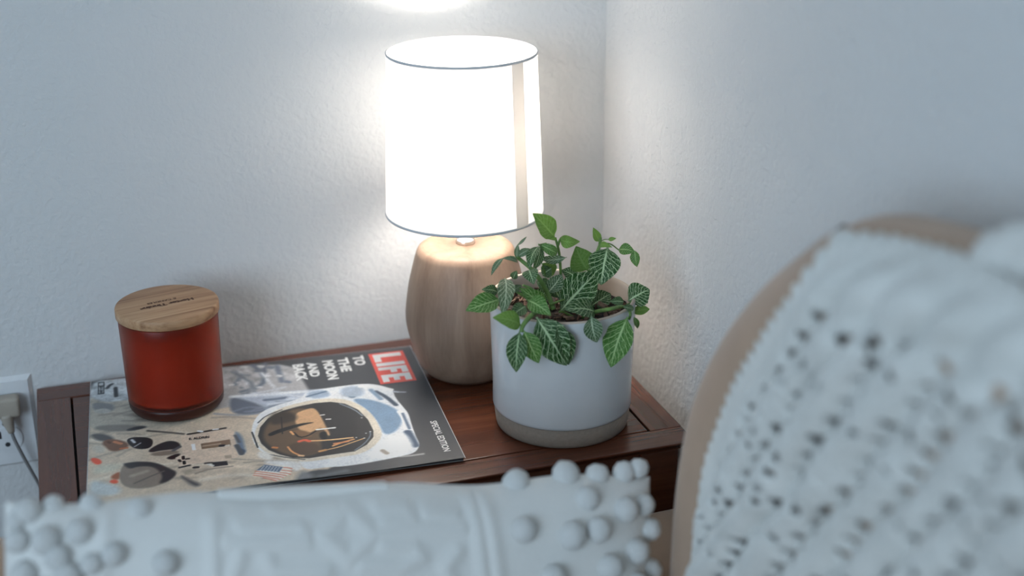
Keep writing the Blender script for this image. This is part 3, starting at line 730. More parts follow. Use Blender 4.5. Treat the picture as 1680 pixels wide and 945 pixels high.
# ------------------------------------------------------------------ candle
def make_candle():
    cz = top+MT+.0006
    c = empty('scented_candle', (.1371, -.0952, cz), 'red frosted glass candle with a wooden lid standing on the magazine', 'candle')
    n = NT('red_frosted_glass'); v = n.coord()
    n.col((.70, .20, .105)); n.set(Roughness=.38, IOR=1.35); n.b.inputs['Transmission Weight'].default_value = 1.0
    n.b.inputs['Specular IOR Level'].default_value = .35
    n.bump(n.noise(v, 2500, 1), .05, .0002)
    h = .1003
    rb, rt = .0475, .0488
    d = NT('thick_glass_base'); d.col((.13, .028, .016)); d.set(Roughness=.35, IOR=1.4); d.b.inputs['Transmission Weight'].default_value = .75  # deeper tint than the jar stands in for light absorbed by thick glass
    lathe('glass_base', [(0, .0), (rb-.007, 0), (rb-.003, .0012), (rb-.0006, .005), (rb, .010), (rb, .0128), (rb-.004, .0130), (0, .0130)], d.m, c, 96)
    P = [(rb, .0129)]
    for k in range(1, 9): P.append((rb+(rt-rb)*k/8, .0129+(h-.0149)*k/8))
    P += [(rt-.001, h), (rt-.0035, h-.001), (rt-.0036, h-.004)]
    for k in range(7, -1, -1): P.append((rb-.0036+(rt-rb)*k/8, .0131+(h-.0171)*k/8))
    P += [(rb, .0129)]
    lathe('glass_jar', P, n.m, c, 96)
    w = NT('candle_wax'); w.col((.72, .50, .38)); w.set(Roughness=.6); w.b.inputs['Subsurface Weight'].default_value = .0
    wr = rb-.0037-.0004
    lathe('wax', [(0, .0140), (wr-.003, .0140), (wr, .0165), (wr+.0007, .084), (0, .084)], w.m, c, 72)
    tube('wick', smooth_path([(0, 0, .083), (.001, 0, .088), (.0004, .001, .093)], 6), .0009, plain('wick_cotton', (.5, .45, .4), .9), c)
    lw = wood_mat('lid_wood', (.22, .095, .045), (.47, .27, .145), (.62, .40, .24), 0, .5, 1.6, .35, streak=.85)
    lz = .1004; R = .0505; th_ = .0106
    lid = lathe('lid', [(0, lz-.006), (.0435, lz-.006), (.0437, lz-.0002), (R-.0012, lz), (R, lz+.0012), (R, lz+th_-.0018), (R-.0006, lz+th_-.0005), (R-.002, lz+th_), (0, lz+th_)], lw, c, 96)
    lid.rotation_euler = (0, 0, math.radians(13)); lid['label'] = 'round wooden lid with stamped lettering'
    for s in lid.data.polygons: s.use_smooth = True
    md = lid.modifiers.new('edges', 'EDGE_SPLIT'); md.split_angle = math.radians(50)
    burn = plain('burnt_stamp', (.10, .04, .02), .8)
    zt = lz+th_+.00012
    rot = Matrix.Rotation(math.radians(193), 4, 'Z')
    for s, x, y, wd, ht, bo in (('Hester Tinnins', -.026, .0005, .054, .0064, .06), ('& CANDLES', -.012, -.0085, .030, .0042, .03)):
        v_, f_ = text_mesh(s, bo)
        mesh_obj('stamp_lettering', [rot @ Vector((x+a*wd, y+b*ht, zt)) for a, b in v_], f_, burn, c, False)
make_candle()

# ------------------------------------------------------------------ lamp
def make_lamp():
    L = empty('table_lamp', (.443, -.107, top), 'small lit table lamp with a white drum shade and pale wooden egg base', 'lamp')
    bw = wood_mat('pale_turned_wood', (.20, .125, .085), (.265, .175, .122), (.33, .225, .16), 2, .5, 1.3, .4)
    prof = [(0, .0), (.034, 0), (.0372, .0013), (.0475, .0085), (.0553, .0225), (.0600, .0390), (.0638, .0560), (.0648, .0690), (.0635, .0840), (.0606, .1025), (.0566, .1198), (.0527, .1345), (.0507, .1400), (.0478, .1436), (.0438, .1457), (.0375, .1467), (.013, .1471), (0, .1471)]
    # smooth the profile
    pp = smooth_path([(r, 0, z) for r, z in prof[2:15]], 60)
    lathe('base', prof[:2]+[(p.x, p.z) for p in pp]+prof[15:], bw, L, 96)
    met = NT('brushed_nickel'); met.col((.78, .75, .72)); met.set(Metallic=1, Roughness=.28)
    lathe('neck', [(0, 0.1469), (.0092, 0.1469), (.0098, 0.1477), (.0098, 0.1507), (.0088, 0.1520), (.0068, 0.1527), (.0066, 0.1675), (.0088, 0.1681), (.0088, 0.1705), (0, 0.1705)], met.m, L, 40)
    sock = plain('white_socket', (.75, .74, .72), .4)
    lathe('socket', [(0, 0.1705), (.0110, 0.1705), (.0118, 0.1735), (.0118, 0.2190), (.0105, 0.2255), (0, 0.2255)], sock, L, 40)
    # shade: thin white fabric cone
    n = NT('shade_fabric')
    n.t.nodes.remove(n.b); df = n.n('ShaderNodeBsdfDiffuse'); tr = n.n('ShaderNodeBsdfTranslucent'); mx = n.n('ShaderNodeMixShader')
    v = n.coord((1, 1, 1)); w1 = n.noise(n.coord((60, 60, 900)), 2.0, 2)
    cc = n.ramp(w1, [(.3, (.80, .795, .785)), (.7, (.86, .855, .845))])
    n.l(cc, df.inputs[0]); tr.inputs[0].default_value = (.66, .65, .635, 1); mx.inputs[0].default_value = .30
    n.l(df.outputs[0], mx.inputs[1]); n.l(tr.outputs[0], mx.inputs[2]); n.l(mx.outputs[0], n.out.inputs[0])
    zb, zt, rb, rt = .1824, .3470, .0811, .0748
    sh = lathe('shade', [(rb, zb), (rb+(rt-rb)*.33, zb+(zt-zb)*.33), (rb+(rt-rb)*.66, zb+(zt-zb)*.66), (rt, zt)], n.m, L, 128)
    sh['label'] = 'glowing white fabric drum shade'
    trim = plain('shade_trim', (.60, .60, .61), .7)
    for nm, r, z in (('shade_rim', rt, zt), ('shade_rim', rb, zb)):
        k = [(r+.0007*math.cos(a), z+.0014*math.sin(a)) for a in [2*math.pi*i/10 for i in range(10)]]
        lathe(nm, k, trim, sh, 128, closed=True)
    # overlap seam strip on the side turned to the viewer's right
    sm = NT('shade_seam_fabric'); sm.t.nodes.remove(sm.b)
    df2 = sm.n('ShaderNodeBsdfDiffuse'); tr2 = sm.n('ShaderNodeBsdfTranslucent'); mx2 = sm.n('ShaderNodeMixShader')
    df2.inputs[0].default_value = (.78, .74, .70, 1); tr2.inputs[0].default_value = (.84, .78, .72, 1)
    mx2.inputs[0].default_value = .27; sm.l(df2.outputs[0], mx2.inputs[1]); sm.l(tr2.outputs[0], mx2.inputs[2]); sm.l(mx2.outputs[0], sm.out.inputs[0])
    vs_, fs = [], []; a0 = math.radians(-67.7); a1 = a0+math.radians(12); nn = 8
    for off in (.0004, .0012):
        for j in range(2):
            r = (rb, rt)[j]+off; z = (zb+.001, zt-.001)[j]
            for i in range(nn+1):
                a = a0+(a1-a0)*i/nn; vs_.append((r*math.cos(a), r*math.sin(a), z))
    q = nn+1
    for i in range(nn): fs += [(2*q+i, 2*q+i+1, 3*q+i+1, 3*q+i)]
    mesh_obj('shade_seam', vs_[2*q:], [tuple(x-2*q for x in f) for f in fs], sm.m, sh)
    # fitter: ring on the socket with three spokes out to the lower rim
    wire = plain('white_wire', (.7, .7, .7), .4)
    zf = .189
    tube('fitter_ring', [Vector((.0135*math.cos(a), .0135*math.sin(a), zf)) for a in [2*math.pi*i/24 for i in range(24)]], .0015, wire, L, 6, True)
    for k in range(3):
        a = 2*math.pi*k/3+.5
        tube('fitter_spoke', smooth_path([(.0135*math.cos(a), .0135*math.sin(a), zf), (.05*math.cos(a), .05*math.sin(a), .187), ((rb-.0008)*math.cos(a), (rb-.0008)*math.sin(a), zb+.001)], 8), .0012, wire, L, 6)
    e = NT('bulb_glass_lit'); e.t.nodes.remove(e.b); em = e.n('ShaderNodeEmission'); em.inputs[0].default_value = (1, .915, .82, 1); em.inputs[1].default_value = BULB
    e.l(em.outputs[0], e.out.inputs[0])
    bp = [(0, 0.2255), (.0115, 0.2255), (.013, 0.2375), (.018, 0.2505), (.025, 0.2625), (.0285, 0.2755), (.0285, 0.2865), (.025, 0.3005), (.017, 0.3105), (.008, 0.3150), (0, 0.3160)]
    bb = lathe('bulb', bp, e.m, L, 32)
make_lamp()

# ------------------------------------------------------------------ potted plant
def leaf_mat(name, base, base2, vein, vw, rough=.5):
    n = NT(name); tc = n.n('ShaderNodeTexCoord'); sp = n.n('ShaderNodeSeparateXYZ'); n.l(tc.outputs['UV'], sp.inputs[0])
    u, v = sp.outputs[0], sp.outputs[1]
    # warp the vein layout a little
    nv = n.noise(tc.outputs['UV'], 5.0, 2); w = n.math('MULTIPLY', n.math('SUBTRACT', nv, .5), .10)
    V = n.math('ABSOLUTE', n.math('ADD', n.math('SUBTRACT', n.math('MULTIPLY', v, 2), 1), w))
    mid = n.math('SUBTRACT', 1, n.math('DIVIDE', V, n.math('MULTIPLY_ADD', u, -.075, .125)), clamp=True)
    s = n.math('SUBTRACT', n.math('ADD', u, w), n.math('MULTIPLY', n.math('POWER', V, .8), .30))
    side = n.math('GREATER_THAN', v, .5)
    fr = n.math('FRACT', n.math('ADD', n.math('MULTIPLY', s, 8.0), n.math('MULTIPLY', side, .35)))
    lat = n.math('SUBTRACT', 1, n.math('DIVIDE', n.math('ABSOLUTE', n.math('SUBTRACT', fr, .5)), .115*vw), clamp=True)
    cv = n.n('ShaderNodeCombineXYZ'); n.l(n.math('MULTIPLY', s, 8.), cv.inputs[0]); n.l(n.math('MULTIPLY', v, 7.0), cv.inputs[1])
    vo = n.n('ShaderNodeTexVoronoi'); vo.feature = 'DISTANCE_TO_EDGE'; vo.inputs['Scale'].default_value = 1.25; n.l(cv.outputs[0], vo.inputs['Vector'])
    net = n.math('MULTIPLY', n.math('SUBTRACT', 1, n.math('DIVIDE', vo.outputs['Distance'], .055*vw), clamp=True), .75)
    m = n.math('MAXIMUM', n.math('MAXIMUM', n.math('MULTIPLY', mid, 1.6), n.math('MULTIPLY', lat, 1.7)), net, clamp=True)
    g = n.mix(n.ramp(n.noise(tc.outputs['UV'], 9, 3), [(.35, (0, 0, 0)), (.65, (1, 1, 1))]), base, base2)
    n.col(n.mix(m, g, vein)); n.set(Roughness=rough); n.b.inputs['Specular IOR Level'].default_value = .35
    n.bump(n.math('SUBTRACT', 1, m), .35, .0006)
    tl = n.n('ShaderNodeBsdfTranslucent'); n.l(n.b.inputs['Base Color'].links[0].from_socket, tl.inputs[0]); mx = n.n('ShaderNodeMixShader')
    mx.inputs[0].default_value = .22; n.l(n.b.outputs[0], mx.inputs[1]); n.l(tl.outputs[0], mx.inputs[2]); n.l(mx.outputs[0], n.out.inputs[0])
    return n.m
def make_plant():
    P = empty('potted_plant', (.4999, -.2454, top), 'potted nerve plant with white veined leaves in a glazed pale pot', 'plant')
    glaze = NT('pale_glaze'); v = glaze.coord(); glaze.col(glaze.ramp(glaze.noise(v, 30), [(.3, (.60, .61, .615)), (.7, (.63, .64, .645))])); glaze.set(Roughness=.12); glaze.b.inputs['Specular IOR Level'].default_value = .5
    glaze.bump(glaze.noise(v, 60, 1), .04, .001)
    clay = plain('raw_stoneware', (.30, .235, .185), .85, vary=.08, scale=300); rimm = plain('bare_rim_clay', (.52, .42, .34), .8)
    rz, rr, bz, br, r0 = .1339, .0707, .0208, .0677, .066
    lathe('base_band', [(0, .0), (r0-.004, 0), (r0-.0008, .0012), (r0, .004), (br, bz), (br-.002, bz), (0, bz)], clay, P, 128)
    body = lathe('glazed_body', [(br-.002, bz+.0001), (br+.0002, bz+.0002), (br+.0009, bz+.0012), (br+.0013, bz+.004), (br+(rr-br)*.3, .045), (br+(rr-br)*.6, .08), (rr-.0002, .115), (rr, rz-.003), (rr-.0003, rz-.0015)], glaze.m, P, 128)
    lathe('pot_rim', [(rr-.0003, rz-.0015), (rr-.0008, rz-.0003), (rr-.0016, rz), (rr-.0028, rz-.0002), (rr-.0036, rz-.0012), (rr-.0040, rz-.004)], rimm, P, 128)
    lathe('inner_wall', [(rr-.0040, rz-.004), (rr-.0045, .108), (rr-.005, .09)], rimm, P, 96)
    # soil with bark chips
    soilm = NT('potting_soil'); sv = soilm.coord(); soilm.col(soilm.ramp(soilm.noise(sv, 260, 4, .7), [(.35, (.008, .005, .004)), (.6, (.03, .018, .012)), (.75, (.08, .05, .035))])); soilm.set(Roughness=.95)
    vs_, fs = [(0, 0, .118)], []; rings, seg = 14, 56
    for i in range(1, rings+1):
        for k in range(seg):
            a = 2*math.pi*k/seg; r = (rr-.0044)*i/rings; z = .116+.0045*noise.noise(Vector((r*math.cos(a)*130, r*math.sin(a)*130, 2)))
            vs_.append((r*math.cos(a), r*math.sin(a), z))
    for k in range(seg): fs.append((0, 1+k, 1+(k+1) % seg))
    for i in range(rings-1):
        for k in range(seg):
            a = 1+i*seg+k; b = 1+i*seg+(k+1) % seg; fs.append((a, a+seg, b+seg, b))
    soil = mesh_obj('soil', vs_, fs, soilm.m, P)
    bark = plain('bark_chip', (.13, .07, .045), .9, vary=.4, scale=200); bark2 = plain('pale_bark_chip', (.28, .19, .13), .9, vary=.3, scale=200)
    rs = random.Random(5); bm = bmesh.new(); bm2 = bmesh.new()
    for k in range(150):
        a = rs.uniform(0, 6.283); r = .064*math.sqrt(rs.random()); s = rs.uniform(.0012, .0034)
        m = Matrix.Translation((r*math.cos(a), r*math.sin(a), .1175+rs.uniform(0, .003))) @ Matrix.Rotation(rs.uniform(0, 6), 4, (rs.random(), rs.random(), rs.random()+.1))
        add_box(bm if k % 4 else bm2, (-s*1.6, -s*.7, -s*.35), (s*1.6, s*.7, s*.35), s*.2, 1, m)
    o = bm_obj('bark_chips', bm, bark, soil); o['kind'] = 'stuff'
    o = bm_obj('pale_bark_chips', bm2, bark2, soil); o['kind'] = 'stuff'
    mats = {
        'L': leaf_mat('young_leaf', (.15, .29, .05), (.19, .35, .065), (.27, .45, .12), .7),
        'N': leaf_mat('leaf_underside', (.10, .20, .04), (.13, .25, .055), (.17, .29, .085), .8),
        'M': leaf_mat('mid_green_leaf', (.055, .165, .022), (.085, .22, .035), (.44, .62, .26), .75),
        'V': leaf_mat('dark_leaf_bold_veins', (.016, .068, .011), (.036, .11, .02), (.56, .72, .42), .80),
        'D': leaf_mat('dark_leaf', (.016, .060, .011), (.034, .10, .02), (.46, .62, .34), .72),
        'G': leaf_mat('grey_green_leaf', (.035, .095, .03), (.06, .13, .045), (.54, .66, .45), .85)}
    stem_m = plain('stem_green', (.14, .25, .06), .6, vary=.2, scale=120)
    n0 = Vector((-.28, -.80, .52)).normalized()
    rs = random.Random(11)
    NU, NV = 26, 11
    for L in LEAVES:
        B = Vector(L[0:3])/10000; T = Vector(L[3:6])/10000; w = L[6]/10000*1.20; arch = L[7]/1000; ro = math.radians(L[8]); ty = L[9]
        ax = T-B; ln = ax.length; ax.normalize()
        nrm = (n0-ax*n0.dot(ax))
        if nrm.length < .25: nrm = nrm+Vector((0, 0, .3))-ax*ax.z*.3
        nrm.normalize(); nrm = Matrix.Rotation(ro, 3, ax) @ nrm; side = ax.cross(nrm)
        bend = rs.uniform(-.10, .10)*ln; cup = rs.uniform(.10, .28); ph = rs.uniform(0, 6)
        pet = .06 if ln > .02 else .02
        vs_, uv = [], []
        for i in range(NU+1):
            u = i/NU
            c = B+ax*(ln*u)+nrm*(arch*4*u*(1-u))+side*(bend*4*u*(1-u)*.5)
            s = max(0, (u-pet)/(1-pet))
            if u < pet: hw = w*.035
            else: hw = w*.5*max(.07*(1-s), (math.sin(math.pi*s**.80))**.78*(1-.22*s**3))
            for j in range(NV+1):
                v = j/NV; q = 2*v-1
                rip = .03*w*math.sin(8*6.28*(u-.30*abs(q)**.8)*.5+ph)*abs(q)**1.5
                vs_.append(c+side*(hw*q)+nrm*(cup*hw*(abs(q)**1.6)*(-1 if ty in 'NL' and False else 1)-hw*.10*(1-abs(q))+rip*.5))
                uv.append((u, v))
        fs = [(i*(NV+1)+j, (i+1)*(NV+1)+j, (i+1)*(NV+1)+j+1, i*(NV+1)+j+1) for i in range(NU) for j in range(NV)]
        mesh_obj('leaf', vs_, fs, mats[ty], P, True, uv)
    for S, r in STEMS:
        pts = [Vector(S[k:k+3])/10000 for k in range(0, len(S), 3)]
        tube('stem', smooth_path(pts, 7*len(pts)), lambda t, r=r/1000: r*(1.12-.3*t), stem_m, P, 9)
make_plant()

# ------------------------------------------------------------------ wall outlet and the plug in it
def make_outlet():
    wp = plain('outlet_plastic', (.72, .73, .74), .35); dk = plain('outlet_slot', (.03, .03, .035), .6)
    O = empty('wall_outlet', (-.0365, WY, TH-.036), 'white wall outlet with two sockets at the left edge of the photo', 'outlet')
    bm = bmesh.new(); h, w, d = .0515, .0325, .0055
    a = [(-w, 0, -h), (w, 0, -h), (w, 0, h), (-w, 0, h)]; b = [(x*.88, -d, z*.92) for x, _, z in a]; c = [(x, -.0006, z) for x, _, z in a]
    V = [bm.verts.new(p) for p in a+c+b]
    for s in (0, 4):
        for k in range(4): bm.faces.new((V[s+k], V[s+(k+1) % 4], V[s+4+(k+1) % 4], V[s+4+k]))
    bm.faces.new(V[8:12]); bm.faces.new(V[0:4])
    bm_obj('cover_plate', bm, wp, O)
    for zc in (.0175, -.0175):
        pts = []
        for k in range(40):
            an = 2*math.pi*k/40; x = .0165*math.cos(an); z = max(-.0125, min(.0125, .0165*math.sin(an))); pts.append((x, z))
        bm = bmesh.new(); v1 = [bm.verts.new((x, -d+.0004, zc+z)) for x, z in pts]; v2 = [bm.verts.new((x*.97, -d-.0012, zc+z*.97)) for x, z in pts]
        for k in range(40): bm.faces.new((v1[k], v1[(k+1) % 40], v2[(k+1) % 40], v2[k]))
        bm.faces.new(v2); r = bm_obj('receptacle', bm, wp, O)
        for x, hh in ((-.0063, .0042), (.0063, .0034)): box('slot', (x-.0012, -d-.0016, zc+.0012), (x+.0012, -d-.0008, zc+.0012+2*hh), dk, r, 0)
        bm = bmesh.new(); bmesh.ops.create_cone(bm, cap_ends=True, segments=16, radius1=.0026, radius2=.0026, depth=.0008, matrix=Matrix.Translation((0, -d-.0012, zc-.0065)) @ Matrix.Rotation(math.pi/2, 4, 'X'))
        bm_obj('ground_hole', bm, dk, r)
    bm = bmesh.new(); bmesh.ops.create_cone(bm, cap_ends=True, segments=16, radius1=.003, radius2=.0026, depth=.001, matrix=Matrix.Translation((0, -d-.0004, 0)) @ Matrix.Rotation(math.pi/2, 4, 'X'))
    bm_obj('screw', bm, plain('screw_metal', (.5, .5, .5), .3, 1), O)
    # plug with its cord
    pb = plain('plug_plastic', (.40, .35, .29), .5); cm = plain('grey_cord', (.22, .215, .215), .5)
    Q = empty('power_plug', (-.0335, WY-.0075, TH-.0125), 'beige plug with a grey cord hanging from the upper socket of the outlet', 'plug')
    bm = bmesh.new(); add_box(bm, (-.0155, -.016, -.010), (.0155, .0, .012), .004, 3)
    bm_obj('plug_body', bm, pb, Q, True)
    v, f = tube_data(smooth_path([(.001, -.010, -.007), (.002, -.011, -.018), (.0035, -.012, -.028)], 8), lambda t: .0078-.0045*t, 12)
    mesh_obj('strain_relief', v, f, pb, Q)
    tube('cord', smooth_path([(.0033, -.012, -.026), (.005, -.012, -.036), (.010, -.0105, -.055), (.018, -.007, -.083), (.026, -.001, -.112), (.034, .0048, -.150), (.045, .0048, -.22), (.055, .0048, -.32), (.07, .0048, -.44), (.08, .0046, -.52)], 70), .0019, cm, Q, 8)
make_outlet()

# ------------------------------------------------------------------ sofa
M_sofa = fabric_mat('tan_upholstery', (.43, .29, .20), 1400, .10, .25)
M_pipe = fabric_mat('piping_cord', (.14, .105, .085), 1400, .08, .2)
OUT = [(-.482, -.14), (-.4822, -.0509), (-.4855, .0464), (-.4912, .093), (-.5039, .1427), (-.5237, .186), (-.5504, .2267), (-.5794, .2614), (-.6102, .2915), (-.6378, .3147), (-.6689, .3379), (-.72, .3586), (-.85, .3737), (-1.1535, .385), (-1.2, .34), (-1.22, .29), (-1.22, -.14)]
RC, XC = .06, .55
OUTA = np.array(OUT)
def out_dist(y, z):
    p = np.stack([y, z], -1)[..., None, :]; A = OUTA; Bq = np.roll(OUTA, -1, 0); d = Bq-A
    t = np.clip(((p-A)*d).sum(-1)/(d*d).sum(-1), 0, 1); m = np.sqrt(((p-A-t[..., None]*d)**2).sum(-1)).min(-1)
    ins = np.zeros(m.shape, bool)
    for (y1, z1), (y2, z2) in zip(A, Bq):
        if z1 != z2: ins ^= ((z1 > z) != (z2 > z)) & (y < (y2-y1)*(z-z1)/(z2-z1)+y1)
    return np.where(ins, m, -m)
def make_sofa():
    S = empty('sofa', (.25, -.9, 0), 'tan upholstered sofa along the right wall with a rounded piped back', 'sofa')
    inv = Matrix.Translation((-.25, .9, 0))
    def fix(o): o.data.transform(inv); return o
    # back cushion: rounded slab
    pts = smooth_path([(y, z, 0) for y, z in OUT], 120); N = len(pts)
    cy = sum(p.x for p in pts)/N
    nr = []
    for i in range(N):
        a, b = pts[(i-1) % N], pts[(i+1) % N]; t = (b-a).normalized(); nr.append(Vector((t.y, -t.x, 0)))
    if nr[20].x*1 + 0 < 0: pass
    c0 = Vector((-.84, .1, 0))
    for i in range(N):
        if nr[i].dot(pts[i]-c0) < 0: nr[i] = -nr[i]
    vs_, fs = [], []
    def ring(x, inset, k=0):
        for p, q in zip(pts, nr):
            r = p-q*inset
            if k: r = r.lerp(c0, k)
            vs_.append((x, r.x, r.y+TH))
    prof = [(XC-RC*math.sin(a), RC*(1-math.cos(a))) for a in [math.pi/2-math.pi*i/16 for i in range(17)]]
    bulge = lambda k: .0
    for k in (.85, .6, .35, .15): ring(XC-RC, RC, k)
    for x, ins in prof: ring(x, ins)
    for k in (.15, .35, .6, .85): ring(XC+RC, RC, k)
    R = 4+17+4
    for i in range(R-1):
        for k in range(N):
            fs.append((i*N+k, i*N+(k+1) % N, (i+1)*N+(k+1) % N, (i+1)*N+k))
    fs.append(tuple(range(N))); fs.append(tuple((R-1)*N+k for k in reversed(range(N))))
    bc = fix(mesh_obj('back_cushion', vs_, fs, M_sofa, S))
    seam = [p+q*.0012 for p, q in zip(pts, nr) if p.x > -.66 and p.y > -.1]
    fix(tube('piping', [Vector((XC-.004, p.x, p.y+TH)) for p in seam], .0026, M_pipe, bc, 6))
    # arm next to the table, lower towards the back
    xs = [-.2, -.17, -.05, .1, .25, .4, .5, .56, .6]; zt = [-.02, .03, .045, .025, -.01, -.034, -.044, -.044, -.042]
    vs_, fs = [], []; K = 22; path = smooth_path([(x, z, 0) for x, z in zip(xs, zt)], 40)
    for p in path:
        ya, yb, h = -.478, -.348, p.y+TH
        for k in range(K):
            a = math.pi*k/(K-1); vs_.append((p.x, (ya+yb)/2+(yb-ya)/2*math.copysign(abs(math.cos(a))**.6, math.cos(a)), h-.045+.045*math.sin(a)**.7))
        vs_.append((p.x, ya, .06)); vs_.append((p.x, yb, .06))
    Q = K+2
    for i in range(len(path)-1):
        ordr = [i*Q+K+1]+[i*Q+k for k in range(K)]+[i*Q+K]; o2 = [x+Q for x in ordr]
        for a in range(len(ordr)): b = (a+1) % len(ordr); fs.append((ordr[a], ordr[b], o2[b], o2[a]))
    for i in (0, len(path)-1):
        e = [i*Q+K+1]+[i*Q+k for k in range(K)]+[i*Q+K]; fs.append(tuple(e if i else reversed(e)))
    fix(mesh_obj('arm', vs_, fs, M_sofa, S))
    fix(box('back_frame', (.612, -2.1, .06), (.638, -.62, TH+.20), M_sofa, S, .01, 3))
    fix(box('seat_base', (-.18, -2.1, .06), (.61, -.472, .27), M_sofa, S, .02, 3))
    fix(box('seat_cushion', (-.17, -1.215, .272), (.605, -.475, TH-.142), M_sofa, S, .035, 4, True))
    lm = wood_mat('sofa_foot_wood', (.03, .015, .01), (.06, .03, .02), (.09, .05, .03), 2)
    for x in (-.14, .57):
        for y in (-.42, -2.04): fix(box('foot', (x-.025, y-.025, 0), (x+.025, y+.025, .06), lm, S, .003))
make_sofa()

# ------------------------------------------------------------------ crocheted blanket over the back cushion
def make_blanket():
    E = [(-.5745, -.035), (-.5769, -.0062), (-.5793, .0263), (-.5837, .0754), (-.5916, .1218), (-.6025, .1503), (-.6155, .179), (-.6275, .2039), (-.6398, .2235), (-.6571, .2471), (-.6698, .2657), (-.6817, .2812), (-.695, .299), (-.7013, .3141), (-.7066, .3248), (-.7082, .3361), (-.7101, .3435), (-.7262, .348), (-.7396, .3515), (-.7638, .3567), (-.7881, .3606), (-.8123, .3642), (-.8339, .3663), (-.8593, .3672), (-.9, .3685), (-.94, .370)]
    p = smooth_path([(a, b, 0) for a, b in E], 400)
    L = [0]
    for a, b in zip(p, p[1:]): L.append(L[-1]+(b-a).length)
    NT_ = 260; q = []; k = 0
    for i in range(NT_):
        s = L[-1]*i/(NT_-1)
        while k < len(L)-2 and L[k+1] < s: k += 1
        q.append(p[k].lerp(p[k+1], (s-L[k])/max(1e-9, L[k+1]-L[k])))
    NS = 190
    ss = [(.018*(j/16)**2 if j < 16 else .018+.00295*(j-16)) for j in range(NS)]
    w = Vector((-.72, -.69, 0)).normalized()
    Y = np.array([[a.x+w.x*s for s in ss] for a in q]); Z = np.array([[a.y+w.y*s for s in ss] for a in q])
    tt = np.linspace(0, L[-1], NT_)[:, None]; S = np.array(ss)[None, :]
    off = .002
    dd = np.clip(out_dist(Y, Z)+off, 0, None); Rr = RC+off
    X = XC-np.sqrt(np.clip(Rr**2-(Rr-np.minimum(dd, Rr))**2, 0, None))
    # lattice of the open stitches
    b1 = np.array([-.0141, .0203])*.86; b2 = np.array([.0490, -.0240])*1.12
    Mi = np.linalg.inv(np.stack([b1, b2], 1)); y0, z0 = -.70, .15
    I = Mi[0, 0]*(Y-y0)+Mi[0, 1]*(Z-z0); J = Mi[1, 0]*(Y-y0)+Mi[1, 1]*(Z-z0)
    I = I+.5*J; I = I+.10*np.sin(J*2.3+I*.4); J = J+.06*np.sin(I*1.3)+.05*np.sin(I*.5+1)
    def cell(I, J, jit):
        ci, cj = np.round(I), np.round(J)
        h = np.sin(ci*12.9898+cj*78.233+jit)*43758.5453; h = h-np.floor(h)
        h2 = np.sin(ci*39.34+cj*11.13+jit)*24634.63; h2 = h2-np.floor(h2)
        di = (I-ci+(h-.5)*.24-.5*(J-cj))*b1[:, None, None]; dj = (J-cj+(h2-.5)*.16)*b2[:, None, None]
        return np.hypot(di[0]+dj[0], di[1]+dj[1]), h
    d1, h1 = cell(I, J, 0.); d2, h2 = cell(I+.5, J+.5, 3.)
    edge = S
    hem = np.clip((edge-.016)/.02, 0, 1)
    topband = np.clip((tt-.40)/.05, 0, 1)*np.clip((.062-S)/.02, 0, 1)
    hole = ((d1 < .0034+.0020*h1) & (h1 > .12)) | ((d2 < .0042*h2) & (h2 > .72))
    hole &= (hem > .1) & (topband < .45)
    dim = np.exp(-(d1/.0075)**2)*.0045+np.exp(-(d2/.0075)**2)*.0035*h2
    fj = J-np.round(J); ridge = .0050-.0105*np.exp(-(fj/.15)**2)+.0014*np.cos(4*np.pi*fj)+.0016*np.cos(4*np.pi*I)*np.cos(2*np.pi*J)+.0011*np.sin(I*12.6+J*3)*np.sin(J*25)
    folds = .006*np.sin(J*1.25+.6)+.005*np.exp(-((S-.045)/.018)**2)*0
    valley = -.009*np.exp(-((S-.048)/.014)**2)*np.clip((tt-.36)/.06, 0, 1)
    lump = .008*np.exp(-((S-.13)/.045)**2)*np.clip((tt-.50)/.08, 0, 1)
    roll = .0035*np.exp(-(S/.008)**2)
    scal = (.0048*np.sin(tt/.0135*2*np.pi*.5)**2)*np.exp(-(S/.010)**2)
    H = (ridge+folds)*np.clip(S/.02, 0, 1)+(-dim)*hem+valley+lump+roll+.008
    H = np.maximum(H, -.003); H = H*np.clip(.12+S/.035, 0, 1)-.002*np.exp(-S/.01)
    co = np.stack([X, Y, Z], -1)
    gu = np.gradient(co, axis=0); gv = np.gradient(co, axis=1); nn = np.cross(gu, gv); nn /= np.linalg.norm(nn, axis=-1, keepdims=True)+1e-12
    nn *= np.where(nn[..., 0:1]*1.0-nn[..., 2:3]*.6 > 0, -1, 1)
    co = co+nn*H[..., None]
    sh = -scal[..., None]*np.array([0, w.x, w.y])*1.6; co = co+sh
    co[..., 2] += TH
    bx = empty('crochet_blanket', (.5, -.8, TH+.36), 'off white crocheted blanket draped over the rounded tan sofa back', 'blanket')
    n = NT('cream_yarn'); v = n.coord(); a = n.noise(v, 900, 3, .7); b = n.noise(v, 30, 2)
    n.col(n.ramp(n.math('ADD', n.math('MULTIPLY', a, .5), n.math('MULTIPLY', b, .5)), [(.3, (.60, .595, .56)), (.7, (.78, .775, .74))]))
    n.set(Roughness=.95); n.b.inputs['Specular IOR Level'].default_value = .1; n.b.inputs['Sheen Weight'].default_value = .3; n.bump(a, .5, .0015)
    idx = np.arange(NT_*NS).reshape(NT_, NS)
    fh = hole[:-1, :-1] | hole[1:, 1:]
    f = np.stack([idx[:-1, :-1], idx[1:, :-1], idx[1:, 1:], idx[:-1, 1:]], -1)[~fh]
    used = np.unique(f); remap = np.full(NT_*NS, -1); remap[used] = np.arange(len(used))
    vv = co.reshape(-1, 3)[used]-np.array([.5, -.8, TH+.36])
    o = mesh_obj('knitted_panel', vv.tolist(), [tuple(int(remap[k]) for k in x) for x in f], n.m, bx)
